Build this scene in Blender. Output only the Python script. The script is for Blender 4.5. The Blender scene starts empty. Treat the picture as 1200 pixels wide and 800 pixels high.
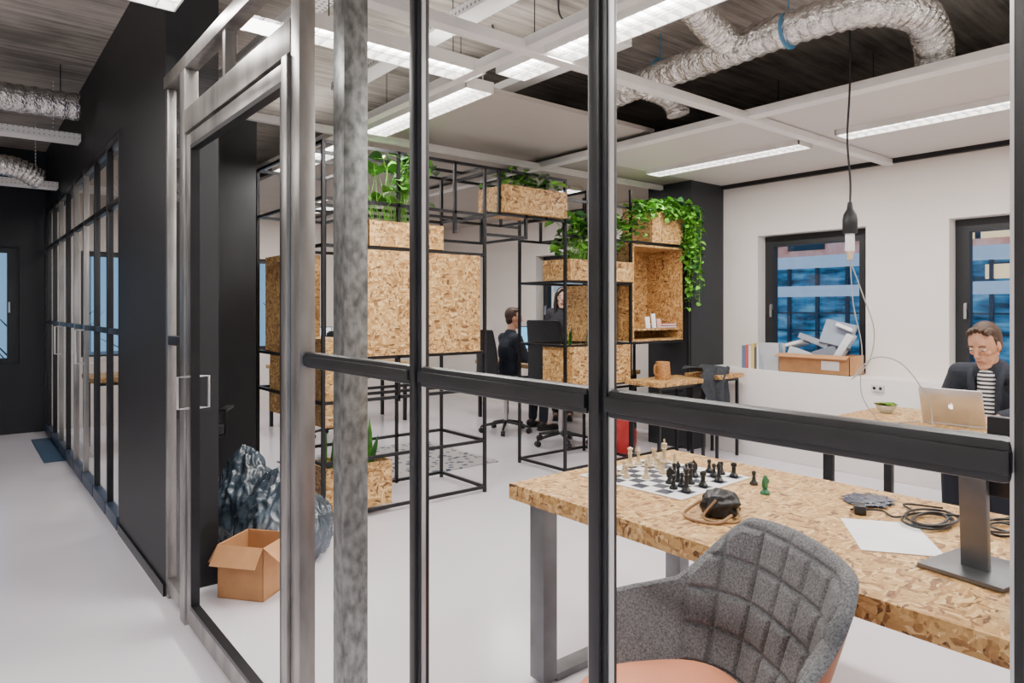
import bpy, bmesh, math, random
from mathutils import Vector, Matrix, noise, Euler
random.seed(7)
R=math.radians
scene=bpy.context.scene
COL=scene.collection

# ------------------------------------------------------------ materials
def newmat(name):
    m=bpy.data.materials.new(name); m.use_nodes=True
    nt=m.node_tree; b=nt.nodes['Principled BSDF']
    return m,nt,b
def M(name,col,rough=.5,metal=0,nz=None,bump=None,emit=None,stretch=None,coat=0,spec=None):
    m,nt,b=newmat(name)
    b.inputs['Base Color'].default_value=(*col,1)
    b.inputs['Roughness'].default_value=rough
    b.inputs['Metallic'].default_value=metal
    if coat: b.inputs['Coat Weight'].default_value=coat
    if spec is not None: b.inputs['Specular IOR Level'].default_value=spec
    tc=nt.nodes.new('ShaderNodeTexCoord'); mp=nt.nodes.new('ShaderNodeMapping')
    nt.links.new(tc.outputs['Object'],mp.inputs['Vector'])
    if stretch: mp.inputs['Scale'].default_value=stretch
    if nz is None: nz=(6,.06)
    n=nt.nodes.new('ShaderNodeTexNoise'); n.inputs['Scale'].default_value=nz[0]; n.inputs['Detail'].default_value=5
    nt.links.new(mp.outputs[0],n.inputs['Vector'])
    r=nt.nodes.new('ShaderNodeValToRGB')
    r.color_ramp.elements[0].position=.3; r.color_ramp.elements[1].position=.7
    r.color_ramp.elements[0].color=(*[c*(1-nz[1]) for c in col],1)
    r.color_ramp.elements[1].color=(*[min(1,c*(1+nz[1])) for c in col],1)
    nt.links.new(n.outputs['Fac'],r.inputs[0]); nt.links.new(r.outputs[0],b.inputs['Base Color'])
    if bump:
        n2=nt.nodes.new('ShaderNodeTexNoise'); n2.inputs['Scale'].default_value=bump[0]; n2.inputs['Detail'].default_value=4
        nt.links.new(mp.outputs[0],n2.inputs['Vector'])
        bp=nt.nodes.new('ShaderNodeBump'); bp.inputs['Strength'].default_value=bump[1]; bp.inputs['Distance'].default_value=bump[2] if len(bump)>2 else .01
        nt.links.new(n2.outputs['Fac'],bp.inputs['Height']); nt.links.new(bp.outputs[0],b.inputs['Normal'])
    if emit:
        b.inputs['Emission Color'].default_value=(*emit[0],1); b.inputs['Emission Strength'].default_value=emit[1]
    return m
def osb_mat(name,k=1.0,scale=1.0):
    m,nt,b=newmat(name); L=nt.links.new
    tc=nt.nodes.new('ShaderNodeTexCoord')
    nn=nt.nodes.new('ShaderNodeTexNoise'); nn.inputs['Scale'].default_value=11*scale; nn.inputs['Detail'].default_value=3
    L(tc.outputs['Object'],nn.inputs['Vector'])
    va=nt.nodes.new('ShaderNodeVectorMath'); va.operation='SCALE'; va.inputs['Scale'].default_value=.045/scale
    L(nn.outputs['Color'],va.inputs[0])
    vb=nt.nodes.new('ShaderNodeVectorMath'); vb.operation='ADD'
    L(tc.outputs['Object'],vb.inputs[0]); L(va.outputs[0],vb.inputs[1])
    outs=[]
    for i,(sc,rt) in enumerate([((15,75,60),(0,0,.5)),((70,16,60),(0,0,.35)),((58,65,15),(.4,.4,0)),((17,75,50),(.3,.2,-.7))]):
        mp=nt.nodes.new('ShaderNodeMapping'); mp.inputs['Scale'].default_value=[s*scale for s in sc]; mp.inputs['Rotation'].default_value=rt
        L(vb.outputs[0],mp.inputs['Vector'])
        v=nt.nodes.new('ShaderNodeTexVoronoi'); v.inputs['Scale'].default_value=1
        L(mp.outputs[0],v.inputs['Vector'])
        sp=nt.nodes.new('ShaderNodeSeparateColor'); L(v.outputs['Color'],sp.inputs[0]); outs.append(sp.outputs[0])
    vs=nt.nodes.new('ShaderNodeTexVoronoi'); vs.inputs['Scale'].default_value=24*scale; L(vb.outputs[0],vs.inputs['Vector'])
    sp=nt.nodes.new('ShaderNodeSeparateColor'); L(vs.outputs['Color'],sp.inputs[0])
    def gt(o,t):
        g=nt.nodes.new('ShaderNodeMath'); g.operation='GREATER_THAN'; g.inputs[1].default_value=t; L(o,g.inputs[0]); return g.outputs[0]
    def mix(f,a,c):
        x=nt.nodes.new('ShaderNodeMix'); x.data_type='FLOAT'; L(f,x.inputs[0]); L(a,x.inputs[2]); L(c,x.inputs[3]); return x.outputs[0]
    o=mix(gt(sp.outputs[0],.33),outs[0],outs[1]); o=mix(gt(sp.outputs[1],.7),o,outs[2]); o=mix(gt(sp.outputs[2],.6),o,outs[3])
    gn=nt.nodes.new('ShaderNodeTexNoise'); gn.inputs['Scale'].default_value=140; gn.inputs['Detail'].default_value=2; L(tc.outputs['Object'],gn.inputs['Vector'])
    ga=nt.nodes.new('ShaderNodeMath'); ga.operation='MULTIPLY_ADD'; ga.inputs[1].default_value=.45; L(gn.outputs['Fac'],ga.inputs[0]); L(o,ga.inputs[2])
    gs=nt.nodes.new('ShaderNodeMath'); gs.operation='SUBTRACT'; gs.inputs[1].default_value=.22; L(ga.outputs[0],gs.inputs[0]); o=gs.outputs[0]
    r=nt.nodes.new('ShaderNodeValToRGB'); cr=r.color_ramp
    cols=[(0,(.11,.045,.011)),(.10,(.29,.13,.036)),(.35,(.50,.27,.085)),(.75,(.65,.385,.14)),(1,(.84,.585,.27))]
    cr.elements[0].position=0; cr.elements[0].color=(*[c*k for c in cols[0][1]],1)
    cr.elements[1].position=1; cr.elements[1].color=(*[c*k for c in cols[-1][1]],1)
    for p,c in cols[1:-1]:
        e=cr.elements.new(p); e.color=(*[q*k for q in c],1)
    L(o,r.inputs[0]); L(r.outputs[0],b.inputs['Base Color'])
    b.inputs['Roughness'].default_value=.5
    bp=nt.nodes.new('ShaderNodeBump'); bp.inputs['Strength'].default_value=.15; bp.inputs['Distance'].default_value=.004
    L(o,bp.inputs['Height']); L(bp.outputs[0],b.inputs['Normal'])
    return m
def glass_mat(name,tint=(.95,.97,.97),base=.035,k=.5):
    m,nt,b=newmat(name); L=nt.links.new
    b.inputs['Base Color'].default_value=(*tint,1); b.inputs['Metallic'].default_value=1; b.inputs['Roughness'].default_value=.01
    lw=nt.nodes.new('ShaderNodeLayerWeight'); lw.inputs[0].default_value=.5
    p=nt.nodes.new('ShaderNodeMath'); p.operation='POWER'; p.inputs[1].default_value=4; L(lw.outputs['Facing'],p.inputs[0])
    q=nt.nodes.new('ShaderNodeMath'); q.operation='MULTIPLY_ADD'; q.inputs[1].default_value=k; q.inputs[2].default_value=base; L(p.outputs[0],q.inputs[0])
    L(q.outputs[0],b.inputs['Alpha'])
    return m
def emis(name,col,s):
    m,nt,b=newmat(name); b.inputs['Base Color'].default_value=(*col,1)
    b.inputs['Emission Color'].default_value=(*col,1); b.inputs['Emission Strength'].default_value=s
    return m
def dots_mat(name,col,scale):
    m,nt,b=newmat(name); L=nt.links.new
    tc=nt.nodes.new('ShaderNodeTexCoord'); mp=nt.nodes.new('ShaderNodeMapping'); mp.inputs['Scale'].default_value=(scale,)*3
    L(tc.outputs['Object'],mp.inputs[0])
    v=nt.nodes.new('ShaderNodeTexVoronoi'); v.inputs['Scale'].default_value=1; v.inputs['Randomness'].default_value=0; L(mp.outputs[0],v.inputs['Vector'])
    r=nt.nodes.new('ShaderNodeValToRGB'); r.color_ramp.interpolation='CONSTANT'
    r.color_ramp.elements[0].color=(*[c*.35 for c in col],1); r.color_ramp.elements[1].color=(*col,1); r.color_ramp.elements[1].position=.27
    L(v.outputs['Distance'],r.inputs[0]); L(r.outputs[0],b.inputs['Base Color']); b.inputs['Roughness'].default_value=.5
    return m
def concrete_mat(name,c1,c2,axis):
    m,nt,b=newmat(name); L=nt.links.new
    tc=nt.nodes.new('ShaderNodeTexCoord'); mp=nt.nodes.new('ShaderNodeMapping')
    mp.inputs['Scale'].default_value=(.6,9,1) if axis=='x' else (9,.6,1)
    L(tc.outputs['Object'],mp.inputs[0])
    n=nt.nodes.new('ShaderNodeTexNoise'); n.inputs['Scale'].default_value=2.2; n.inputs['Detail'].default_value=8; n.inputs['Roughness'].default_value=.7; L(mp.outputs[0],n.inputs[0])
    n2=nt.nodes.new('ShaderNodeTexNoise'); n2.inputs['Scale'].default_value=1.3; n2.inputs['Detail'].default_value=6; L(tc.outputs['Object'],n2.inputs[0])
    ad=nt.nodes.new('ShaderNodeMath'); ad.operation='ADD'; L(n.outputs[0],ad.inputs[0]); L(n2.outputs[0],ad.inputs[1])
    r=nt.nodes.new('ShaderNodeValToRGB'); r.color_ramp.elements[0].position=.40; r.color_ramp.elements[1].position=.60
    sc=nt.nodes.new('ShaderNodeMath'); sc.operation='MULTIPLY'; sc.inputs[1].default_value=.5; L(ad.outputs[0],sc.inputs[0])
    r.color_ramp.elements[0].color=(*c1,1); r.color_ramp.elements[1].color=(*c2,1)
    L(sc.outputs[0],r.inputs[0]); L(r.outputs[0],b.inputs['Base Color']); b.inputs['Roughness'].default_value=.8
    return m

OSB=osb_mat('osb',.92,1.2); OSB2=osb_mat('osb_boxes',.92,1.1)
BLK=M('black_steel',(.010,.010,.012),.35,.3,(8,.3))
MUL=M('mullion_steel',(.009,.009,.011),.38,0,(14,.4),(60,.1,.002))
STEEL=M('raw_steel',(.30,.285,.27),.34,.85,(9,.45),(40,.1,.002),stretch=(1,1,.25))
GALV=M('galvanised_steel',(.22,.23,.225),.38,.6,(40,.5),stretch=(1,1,.6))
LEGM=M('grey_steel_legs',(.17,.175,.185),.36,.6,(6,.25))
WHITE=M('white_wall_paint',(.81,.755,.71),.7,0,(2,.02))
WHITE2=M('white_lower_wall',(.82,.785,.76),.6,0,(2,.02))
CEILW=dots_mat('perforated_white_panel',(.62,.585,.55),38)
PANEL=M('smooth_ceiling_panel',(.40,.37,.33),.6,0,(2,.04))
FRAMEW=M('white_frame',(.78,.765,.74),.4)
DARKW=M('dark_wall_paint',(.007,.008,.011),.5,0,(3,.15))
PILLAR=M('anthracite_paint',(.020,.022,.027),.6)
FLOORM=M('poured_floor',(.72,.69,.75),.2,0,(1.2,.03),(3,.04,.01))
CONC=concrete_mat('concrete_slab',(.15,.135,.118),(.52,.47,.415),'x')
FOIL=M('foil_duct',(.72,.71,.69),.22,1,(25,.35),(45,.9,.02))
GLASS=glass_mat('clear_glass')
GLASS_W=glass_mat('window_glass',(.85,.92,.97),.05,.5)
PLASTB=M('black_plastic',(.010,.010,.012),.4)
FABB=M('black_fabric',(.014,.015,.018),.85,0,(60,.3))
LIT=emis('tube_glow',(1,.97,.92),16)
ALU=M('aluminium',(.62,.62,.63),.3,.9)
PAPER=M('white_paper',(.85,.85,.84),.6)
CARD=M('cardboard',(.50,.25,.105),.75,0,(10,.12))
GREEN=M('leaf_green',(.07,.24,.02),.42,0,(14,.5))
GREEN2=M('leaf_bright',(.14,.40,.03),.42,0,(14,.4))
GREEN3=M('leaf_dark',(.025,.10,.02),.42,0,(14,.4))
SOIL=M('soil',(.03,.02,.015),.95)

# ------------------------------------------------------------ builder
class B:
    def __init__(s): s.bm=bmesh.new()
    def _mi(s,vs,mi):
        fs=set()
        for v in vs:
            for f in v.link_faces: fs.add(f)
        for f in fs: f.material_index=mi
        return fs
    def box(s,c,size,bev=0,rot=None,mi=0):
        m=Matrix.Translation(Vector(c))
        if rot is not None: m=m@Euler(rot).to_matrix().to_4x4()
        m=m@Matrix.Diagonal((*size,1))
        r=bmesh.ops.create_cube(s.bm,size=1,matrix=m)
        s._mi(r['verts'],mi)
        if bev>0:
            es=set(e for v in r['verts'] for e in v.link_edges)
            bmesh.ops.bevel(s.bm,geom=list(es),offset=bev,segments=2,affect='EDGES',profile=.6)
        return s
    def b2(s,x0,x1,y0,y1,z0,z1,bev=0,mi=0):
        return s.box(((x0+x1)/2,(y0+y1)/2,(z0+z1)/2),(x1-x0,y1-y0,z1-z0),bev,None,mi)
    def cyl(s,p0,p1,r0,r1=None,seg=16,mi=0):
        p0=Vector(p0);p1=Vector(p1); r1=r0 if r1 is None else r1
        d=p1-p0
        if d.length<1e-6: return s
        m=Matrix.Translation((p0+p1)/2)@d.to_track_quat('Z','Y').to_matrix().to_4x4()
        r=bmesh.ops.create_cone(s.bm,cap_ends=True,segments=seg,radius1=r0,radius2=r1,depth=d.length,matrix=m)
        s._mi(r['verts'],mi); return s
    def sph(s,c,r,sc=(1,1,1),seg=16,mi=0,rot=None):
        m=Matrix.Translation(Vector(c))
        if rot is not None: m=m@Euler(rot).to_matrix().to_4x4()
        m=m@Matrix.Diagonal((*sc,1))
        q=bmesh.ops.create_uvsphere(s.bm,u_segments=seg,v_segments=max(6,seg*2//3),radius=r,matrix=m)
        s._mi(q['verts'],mi); return s
    def cap(s,p0,p1,r0,r1=None,seg=14,mi=0):
        r1=r0 if r1 is None else r1
        s.cyl(p0,p1,r0,r1,seg,mi); s.sph(p0,r0,seg=seg,mi=mi); s.sph(p1,r1,seg=seg,mi=mi); return s
    def tube(s,pts,r,seg=10,mi=0,closed=False,caps=True):
        pts=[Vector(p) for p in pts]; n=len(pts); rings=[]
        rr=r if hasattr(r,'__len__') else [r]*n
        t=(pts[1]-pts[0]).normalized()
        up=Vector((0,0,1)) if abs(t.z)<.9 else Vector((1,0,0))
        nx=t.cross(up).normalized()
        for i,p in enumerate(pts):
            if i==0: tt=(pts[1]-pts[0])
            elif i==n-1: tt=pts[-1]-pts[-2]
            else: tt=pts[i+1]-pts[i-1]
            tt.normalize(); nx=(nx-tt*nx.dot(tt)).normalized(); ny=tt.cross(nx)
            rings.append([s.bm.verts.new(p+(nx*math.cos(a)+ny*math.sin(a))*rr[i]) for a in [2*math.pi*k/seg for k in range(seg)]])
        for i in range(n-1):
            for k in range(seg):
                f=s.bm.faces.new((rings[i][k],rings[i][(k+1)%seg],rings[i+1][(k+1)%seg],rings[i+1][k])); f.material_index=mi
        if caps:
            s.bm.faces.new(rings[0][::-1]).material_index=mi; s.bm.faces.new(rings[-1]).material_index=mi
        return s
    def lathe(s,prof,c=(0,0,0),seg=20,mi=0):
        c=Vector(c); rings=[]
        for r,z in prof:
            if r<1e-5: rings.append([s.bm.verts.new(c+Vector((0,0,z)))])
            else: rings.append([s.bm.verts.new(c+Vector((r*math.cos(2*math.pi*k/seg),r*math.sin(2*math.pi*k/seg),z))) for k in range(seg)])
        for a,b in zip(rings,rings[1:]):
            for k in range(seg):
                k2=(k+1)%seg
                if len(a)==1 and len(b)==1: continue
                if len(a)==1: f=s.bm.faces.new((a[0],b[k2],b[k]))
                elif len(b)==1: f=s.bm.faces.new((a[k],a[k2],b[0]))
                else: f=s.bm.faces.new((a[k],a[k2],b[k2],b[k]))
                f.material_index=mi
        return s
    def grid(s,fn,nu,nv,mi=0,flip=False):
        g=[[s.bm.verts.new(fn(i/nu,j/nv)) for j in range(nv+1)] for i in range(nu+1)]
        for i in range(nu):
            for j in range(nv):
                q=(g[i][j],g[i+1][j],g[i+1][j+1],g[i][j+1])
                f=s.bm.faces.new(q[::-1] if flip else q); f.material_index=mi
        return g
    def poly(s,pts,mi=0):
        f=s.bm.faces.new([s.bm.verts.new(p) for p in pts]); f.material_index=mi; return s
    def mesh(s,name,mats,smooth=True,ang=35):
        me=bpy.data.meshes.new(name); s.bm.to_mesh(me); s.bm.free()
        for m in (mats if isinstance(mats,(list,tuple)) else [mats]): me.materials.append(m)
        if smooth:
            me.polygons.foreach_set('use_smooth',[True]*len(me.polygons)); me.set_sharp_from_angle(angle=R(ang))
        return me
    def obj(s,name,mats,parent=None,loc=(0,0,0),rot=(0,0,0),label=None,cat=None,group=None,kind=None,smooth=True,ang=35):
        o=bpy.data.objects.new(name,s.mesh(name,mats,smooth,ang)); COL.objects.link(o)
        o.location=loc; o.rotation_euler=rot
        if parent: o.parent=parent
        tag(o,label,cat,group,kind); return o
def tag(o,label=None,cat=None,group=None,kind=None):
    if label: o['label']=label
    if cat: o['category']=cat
    if group: o['group']=group
    if kind: o['kind']=kind
def thing(name,label,cat,loc=(0,0,0),rz=0,group=None,kind=None):
    o=bpy.data.objects.new(name,None); COL.objects.link(o); o.location=loc; o.rotation_euler=(0,0,rz); o.empty_display_size=.1
    tag(o,label,cat,group,kind); return o
def bez(p,n=12):
    p=[Vector(q) for q in p]; P=[p[0]*2-p[1]]+p+[p[-1]*2-p[-2]]; out=[]
    for i in range(1,len(P)-2):
        for k in range(n):
            t=k/n; a,b,c,d=P[i-1],P[i],P[i+1],P[i+2]
            out.append(.5*((2*b)+(c-a)*t+(2*a-5*b+4*c-d)*t*t+(3*b-a-3*c+d)*t**3))
    out.append(p[-1]); return out

# ------------------------------------------------------------ camera
cam=bpy.data.cameras.new('camera'); co=bpy.data.objects.new('camera',cam); COL.objects.link(co)
co.location=(0,0,1.42); co.rotation_euler=(R(90),0,R(-39.1)); cam.lens=24; cam.sensor_width=36; cam.shift_y=-38/1200; cam.clip_start=.02
scene.camera=co

# ------------------------------------------------------------ world
w=bpy.data.worlds.new('world'); scene.world=w; w.use_nodes=True
nt=w.node_tree; bg=nt.nodes['Background']
tc=nt.nodes.new('ShaderNodeTexCoord'); sp=nt.nodes.new('ShaderNodeSeparateXYZ'); rp=nt.nodes.new('ShaderNodeValToRGB')
nt.links.new(tc.outputs['Generated'],sp.inputs[0]); nt.links.new(sp.outputs[2],rp.inputs[0]); nt.links.new(rp.outputs[0],bg.inputs[0])
rp.color_ramp.elements[0].color=(.22,.42,.66,1); rp.color_ramp.elements[1].color=(.12,.30,.58,1); rp.color_ramp.elements[1].position=.5
bg.inputs[1].default_value=1.1

# ------------------------------------------------------------ room shell
RX=6.3; PX=.8; YB=9.6; ZS=3.25
B().b2(-2.2,6.6,-2,10,-.1,0).obj('floor',FLOORM,kind='structure',label='pale grey poured office floor')
B().b2(-2.2,6.6,-2,10,ZS,ZS+.15).obj('ceiling',CONC,kind='structure',label='bare concrete ceiling slab')
def wall_x(name,x0,x1,y0,y1,z0,z1,holes,mat):
    b=B(); ys=sorted(holes); cur=y0
    for (a,c,zb,zt) in ys:
        b.b2(x0,x1,cur,a,z0,z1); b.b2(x0,x1,a,c,z0,zb); b.b2(x0,x1,a,c,zt,z1); cur=c
    b.b2(x0,x1,cur,y1,z0,z1)
    return b.obj(name,mat,kind='structure')
def wall_y(name,x0,x1,y0,y1,z0,z1,holes,mat):
    b=B(); cur=x0
    for (a,c,zb,zt) in sorted(holes):
        b.b2(cur,a,y0,y1,z0,z1); b.b2(a,c,y0,y1,z0,zb); b.b2(a,c,y0,y1,zt,z1); cur=c
    b.b2(cur,x1,y0,y1,z0,z1)
    return b.obj(name,mat,kind='structure')
wins=[(2.74,3.80,.84,2.16),(1.0,2.08,.84,2.16),(6.15,7.22,.84,2.16)]
wall_x('wall_right',RX,RX+.3,-2,YB+.2,0,ZS,wins,WHITE)
B().b2(5.98,RX,-2,4.2,0,.835,.006).obj('wall_lower_right',WHITE2,kind='structure')
wall_y('wall_back',PX,RX,YB,YB+.2,0,ZS,[(1.15,2.1,.84,2.12),(3.1,3.9,.84,2.12)],WHITE)
wall_y('wall_corridor_end',-2.2,PX,YB,YB+.2,0,ZS,[(-.35,.55,.80,2.12)],DARKW)
B().b2(-2.4,-2.2,-2,YB+.2,0,ZS).obj('wall_corridor_left',WHITE,kind='structure')
B().b2(PX,RX,-2.2,-2,0,ZS).obj('wall_front',WHITE,kind='structure')
B().b2(PX,1.05,3.70,4.94,0,ZS).obj('wall_corridor_panel',DARKW,kind='structure')
B().b2(PX,PX+.12,4.94,YB,2.56,ZS).obj('wall_bulkhead',DARKW,kind='structure')
B().b2(5.74,RX,4.2,4.75,0,2.72).obj('wall_pillar',PILLAR,kind='structure')
B().b2(1.5,2.02,6.0,6.5,0,ZS).obj('wall_column',DARKW,kind='structure')
B().b2(PX-.012,PX,3.70,4.94,0,.06).obj('baseboard_corridor',BLK,kind='structure')
# windows
WFR=M('anthracite_window_frame',(.014,.015,.018),.4)
def window_x(n,y0,y1,z0,z1):
    x=RX+.14; b=B(); t=.06
    for (a,c,d,e) in [(y0,y0+t,z0,z1),(y1-t,y1,z0,z1)]: b.b2(x,x+.07,a,c,d,e)
    b.b2(x,x+.07,y0+t,y1-t,z0,z0+t); b.b2(x,x+.07,y0+t,y1-t,z1-t,z1)
    s=.05;q=t
    b.b2(x-.02,x+.05,y0+q,y0+q+s,z0+q,z1-q); b.b2(x-.02,x+.05,y1-q-s,y1-q,z0+q,z1-q)
    b.b2(x-.02,x+.05,y0+q+s,y1-q-s,z0+q,z0+q+s); b.b2(x-.02,x+.05,y0+q+s,y1-q-s,z1-q-s,z1-q)
    f=b.obj('window_%d'%n,WFR,kind='structure',label='window with dark anthracite frame')
    b=B(); b.b2(x-.04,x-.02,y1-q-.035,y1-q-.015,1.42,1.47); b.b2(x-.05,x-.035,y1-q-.035,y1-q-.015,1.34,1.46); b.obj('window_handle',ALU,f)
    B().poly([(x+.03,y0+q,z0+q),(x+.03,y1-q,z0+q),(x+.03,y1-q,z1-q),(x+.03,y0+q,z1-q)]).obj('glass',GLASS_W,parent=f)
def window_y(n,x0,x1,z0,z1):
    y=YB+.06; b=B(); t=.06
    b.b2(x0,x0+t,y,y+.07,z0,z1); b.b2(x1-t,x1,y,y+.07,z0,z1); b.b2(x0+t,x1-t,y,y+.07,z0,z0+t); b.b2(x0+t,x1-t,y,y+.07,z1-t,z1)
    b.b2(x1-t-.05,x1-t,y-.02,y+.05,z0+t,z1-t); b.b2(x0+t,x0+t+.05,y-.02,y+.05,z0+t,z1-t)
    f=b.obj('window_%d'%n,WFR,kind='structure',label='window with dark frame and evening light')
    B().b2(x1-.1,x1-.085,y-.05,y-.02,1.38,1.5).obj('window_handle',ALU,f)
    B().poly([(x0+t,y+.03,z0+t),(x1-t,y+.03,z0+t),(x1-t,y+.03,z1-t),(x0+t,y+.03,z1-t)]).obj('glass',GLASS_W,parent=f)
for i,(a,c,d,e) in enumerate(wins): window_x(i+1,a,c,d,e)
window_y(4,-.35,.55,.80,2.12); window_y(5,1.15,2.1,.84,2.12); window_y(6,3.1,3.9,.84,2.12)
B().b2(RX-.0,RX+.14,2.76,3.78,.838,.85).obj('trim_window_sill',FRAMEW,kind='structure')

# outside building
def facade():
    m1=M('facade_white',(.62,.66,.72),.7,emit=((.50,.62,.80),.4))  # emission brightens the white bands in place of outdoor light
    m2,nt,b=newmat('facade_brick'); L=nt.links.new
    tc=nt.nodes.new('ShaderNodeTexCoord'); br=nt.nodes.new('ShaderNodeTexNoise'); br.inputs['Scale'].default_value=1.6; br.inputs['Detail'].default_value=6
    L(tc.outputs['Object'],br.inputs[0]); r=nt.nodes.new('ShaderNodeValToRGB'); r.color_ramp.elements[0].color=(.48,.17,.12,1); r.color_ramp.elements[1].color=(.70,.45,.42,1)
    r.color_ramp.elements[0].position=.4; r.color_ramp.elements[1].position=.6
    L(br.outputs[0],r.inputs[0]); L(r.outputs[0],b.inputs['Base Color']); L(r.outputs[0],b.inputs['Emission Color']); b.inputs['Emission Strength'].default_value=.45  # brick given a glow of its own colour to look brighter outside
    m3,nt,b=newmat('facade_glass'); L=nt.links.new
    tc=nt.nodes.new('ShaderNodeTexCoord'); br=nt.nodes.new('ShaderNodeTexNoise'); br.inputs['Scale'].default_value=2.6; br.inputs['Detail'].default_value=4
    mp=nt.nodes.new('ShaderNodeMapping'); mp.inputs['Scale'].default_value=(1,.5,2.2); L(tc.outputs['Object'],mp.inputs[0]); L(mp.outputs[0],br.inputs[0])
    r=nt.nodes.new('ShaderNodeValToRGB'); r.color_ramp.elements[0].color=(.008,.04,.08,1); r.color_ramp.elements[1].color=(.16,.38,.52,1)
    e=r.color_ramp.elements.new(.52); e.color=(.03,.18,.34,1)
    r.color_ramp.elements[0].position=.38; r.color_ramp.elements[2].position=.66
    L(br.outputs[0],r.inputs[0]); L(r.outputs[0],b.inputs['Base Color']); L(r.outputs[0],b.inputs['Emission Color']); b.inputs['Emission Strength'].default_value=.5; b.inputs['Roughness'].default_value=.15  # glazing colour also emitted, standing in for daylight on it
    m4=M('facade_mullion',(.04,.06,.09),.5); m5=emis('lit_room',(.9,.66,.36),1.0)
    t=thing('office_building','neighbouring office building with blue glazing and white bands','building',(14,0,0))
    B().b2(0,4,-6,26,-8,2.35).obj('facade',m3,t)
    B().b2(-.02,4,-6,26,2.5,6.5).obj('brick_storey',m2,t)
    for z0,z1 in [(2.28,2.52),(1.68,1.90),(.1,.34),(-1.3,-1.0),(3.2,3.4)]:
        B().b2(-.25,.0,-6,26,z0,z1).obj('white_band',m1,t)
    for z in (.95,1.32): B().b2(-.07,0,-6,26,z,z+.035).obj('transom',m4,t)
    y=-6
    while y<26:
        B().b2(-.08,0,y,y+.06,-3,2.28).obj('mullion',m4,t); y+=.62
    y=-5
    while y<26:
        B().b2(-.06,-.02,y,y+.8,2.66,3.12).obj('upper_window',m4,t); y+=1.7
    for y in (3.6,4.5,15): B().b2(-.03,-.01,y,y+.45,1.95,2.2).obj('lit_window',m5,t)
    for y in (3.4,4.2): B().b2(-.09,-.03,y,y+.7,2.66,3.1).obj('lit_window',m5,t)
facade()
BK=M('bark',(.03,.03,.035),.9)
for i in range(7):
    x=-3+i*2.3+random.uniform(-.2,.2); b=B(); b.cyl((0,0,0),(0,0,4),.12,.05,8)
    for k in range(16):
        z=random.uniform(2,4); b.cyl((0,0,z),(random.uniform(-1,1),random.uniform(-.5,.5),z+random.uniform(.4,1.2)),.04,.01,6)
    b.obj('tree',BK,loc=(x,22,-3),label='dark bare tree outside the back windows',cat='tree',group='trees outside')

# ------------------------------------------------------------ glass partition
MY=[1.91,1.345,.775,.190,-.37,-.94]
gp=thing('wall_glass_partition','steel-framed glass partition with black mullions','partition wall',kind='structure')
for i,y in enumerate(MY[1:]):
    b=B(); b.b2(PX,PX+.04,y-.011,y+.011,0,2.5,.002); b.b2(PX+.008,PX+.034,y-.021,y+.021,0,2.5,.004)
    b.obj('mullion',MUL,gp)
    for sg in (-1,1): B().b2(PX+.012,PX+.022,min(y+sg*.021,y+sg*.0245),max(y+sg*.021,y+sg*.0245),0,2.5).obj('glazing_bead',ALU,gp)
for a,c in zip(MY,MY[1:]):
    y0,y1=c+.022,a-.022
    if a>1.8: y1=1.975
    b=B(); b.b2(PX,PX+.04,y0,y1,1.256,1.280,.003); b.b2(PX+.006,PX+.036,y0,y1,1.245,1.291,.009); b.obj('rail',MUL,gp)
    B().b2(PX+.003,PX+.037,y0,y1,.05,.10,.003).obj('bottom_rail',MUL,gp)
B().b2(PX,PX+.05,-1,1.9,2.5,2.56,.003).obj('head_rail',MUL,gp)
# door assembly
dr=thing('door_1','glazed steel door in raw welded steel frame','door',kind='structure')
B().b2(PX-.01,PX+.04,1.975,2.045,0,2.50,.004).obj('door_post',STEEL,dr)
B().b2(PX-.02,PX+.03,2.05,2.098,0,2.20,.004).obj('door_post',STEEL,dr)
B().b2(PX-.01,PX+.05,3.30,3.385,0,2.5,.004).obj('door_post',STEEL,dr)
B().b2(PX-.012,PX+.05,2.045,3.30,2.205,2.31,.004).obj('lintel',STEEL,dr)
B().b2(PX-.01,PX+.05,1.9,3.7,2.5,2.56,.003).obj('head_rail',STEEL,dr)
B().b2(PX,PX+.04,2.735,2.765,2.31,2.5).obj('transom_mullion',STEEL,dr)
lf=B(); lf.b2(PX-.005,PX+.035,2.10,2.128,.02,2.195,.003); lf.b2(PX-.005,PX+.035,3.22,3.285,.02,2.195,.003); lf.b2(PX-.005,PX+.035,2.128,3.22,2.14,2.195,.003); lf.b2(PX-.005,PX+.035,2.128,3.22,.02,.10,.003)
leaf=lf.obj('door_leaf',STEEL,dr)
bb=B()
for y0,y1,z0,z1 in [(2.128,2.145,.1,2.14),(3.203,3.22,.1,2.14),(2.145,3.203,2.122,2.14),(2.145,3.203,.1,.117)]: bb.b2(PX-.006,PX+.03,y0,y1,z0,z1)
bb.obj('black_gasket',BLK,leaf)
B().tube([(PX-.005,3.25,.98),(PX-.05,3.25,.98),(PX-.05,3.25,1.12),(PX-.005,3.25,1.12)],.006).obj('door_handle',ALU,leaf)
B().tube([(PX+.035,3.25,.98),(PX+.08,3.25,.98),(PX+.08,3.25,1.12),(PX+.035,3.25,1.12)],.006).obj('door_handle',ALU,leaf)
for y0,y1 in ((2.045,2.735),(2.765,3.30)):
    B().poly([(PX+.02,y0,2.31),(PX+.02,y1,2.31),(PX+.02,y1,2.5),(PX+.02,y0,2.5)]).obj('glass_pane',GLASS,dr)
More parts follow.
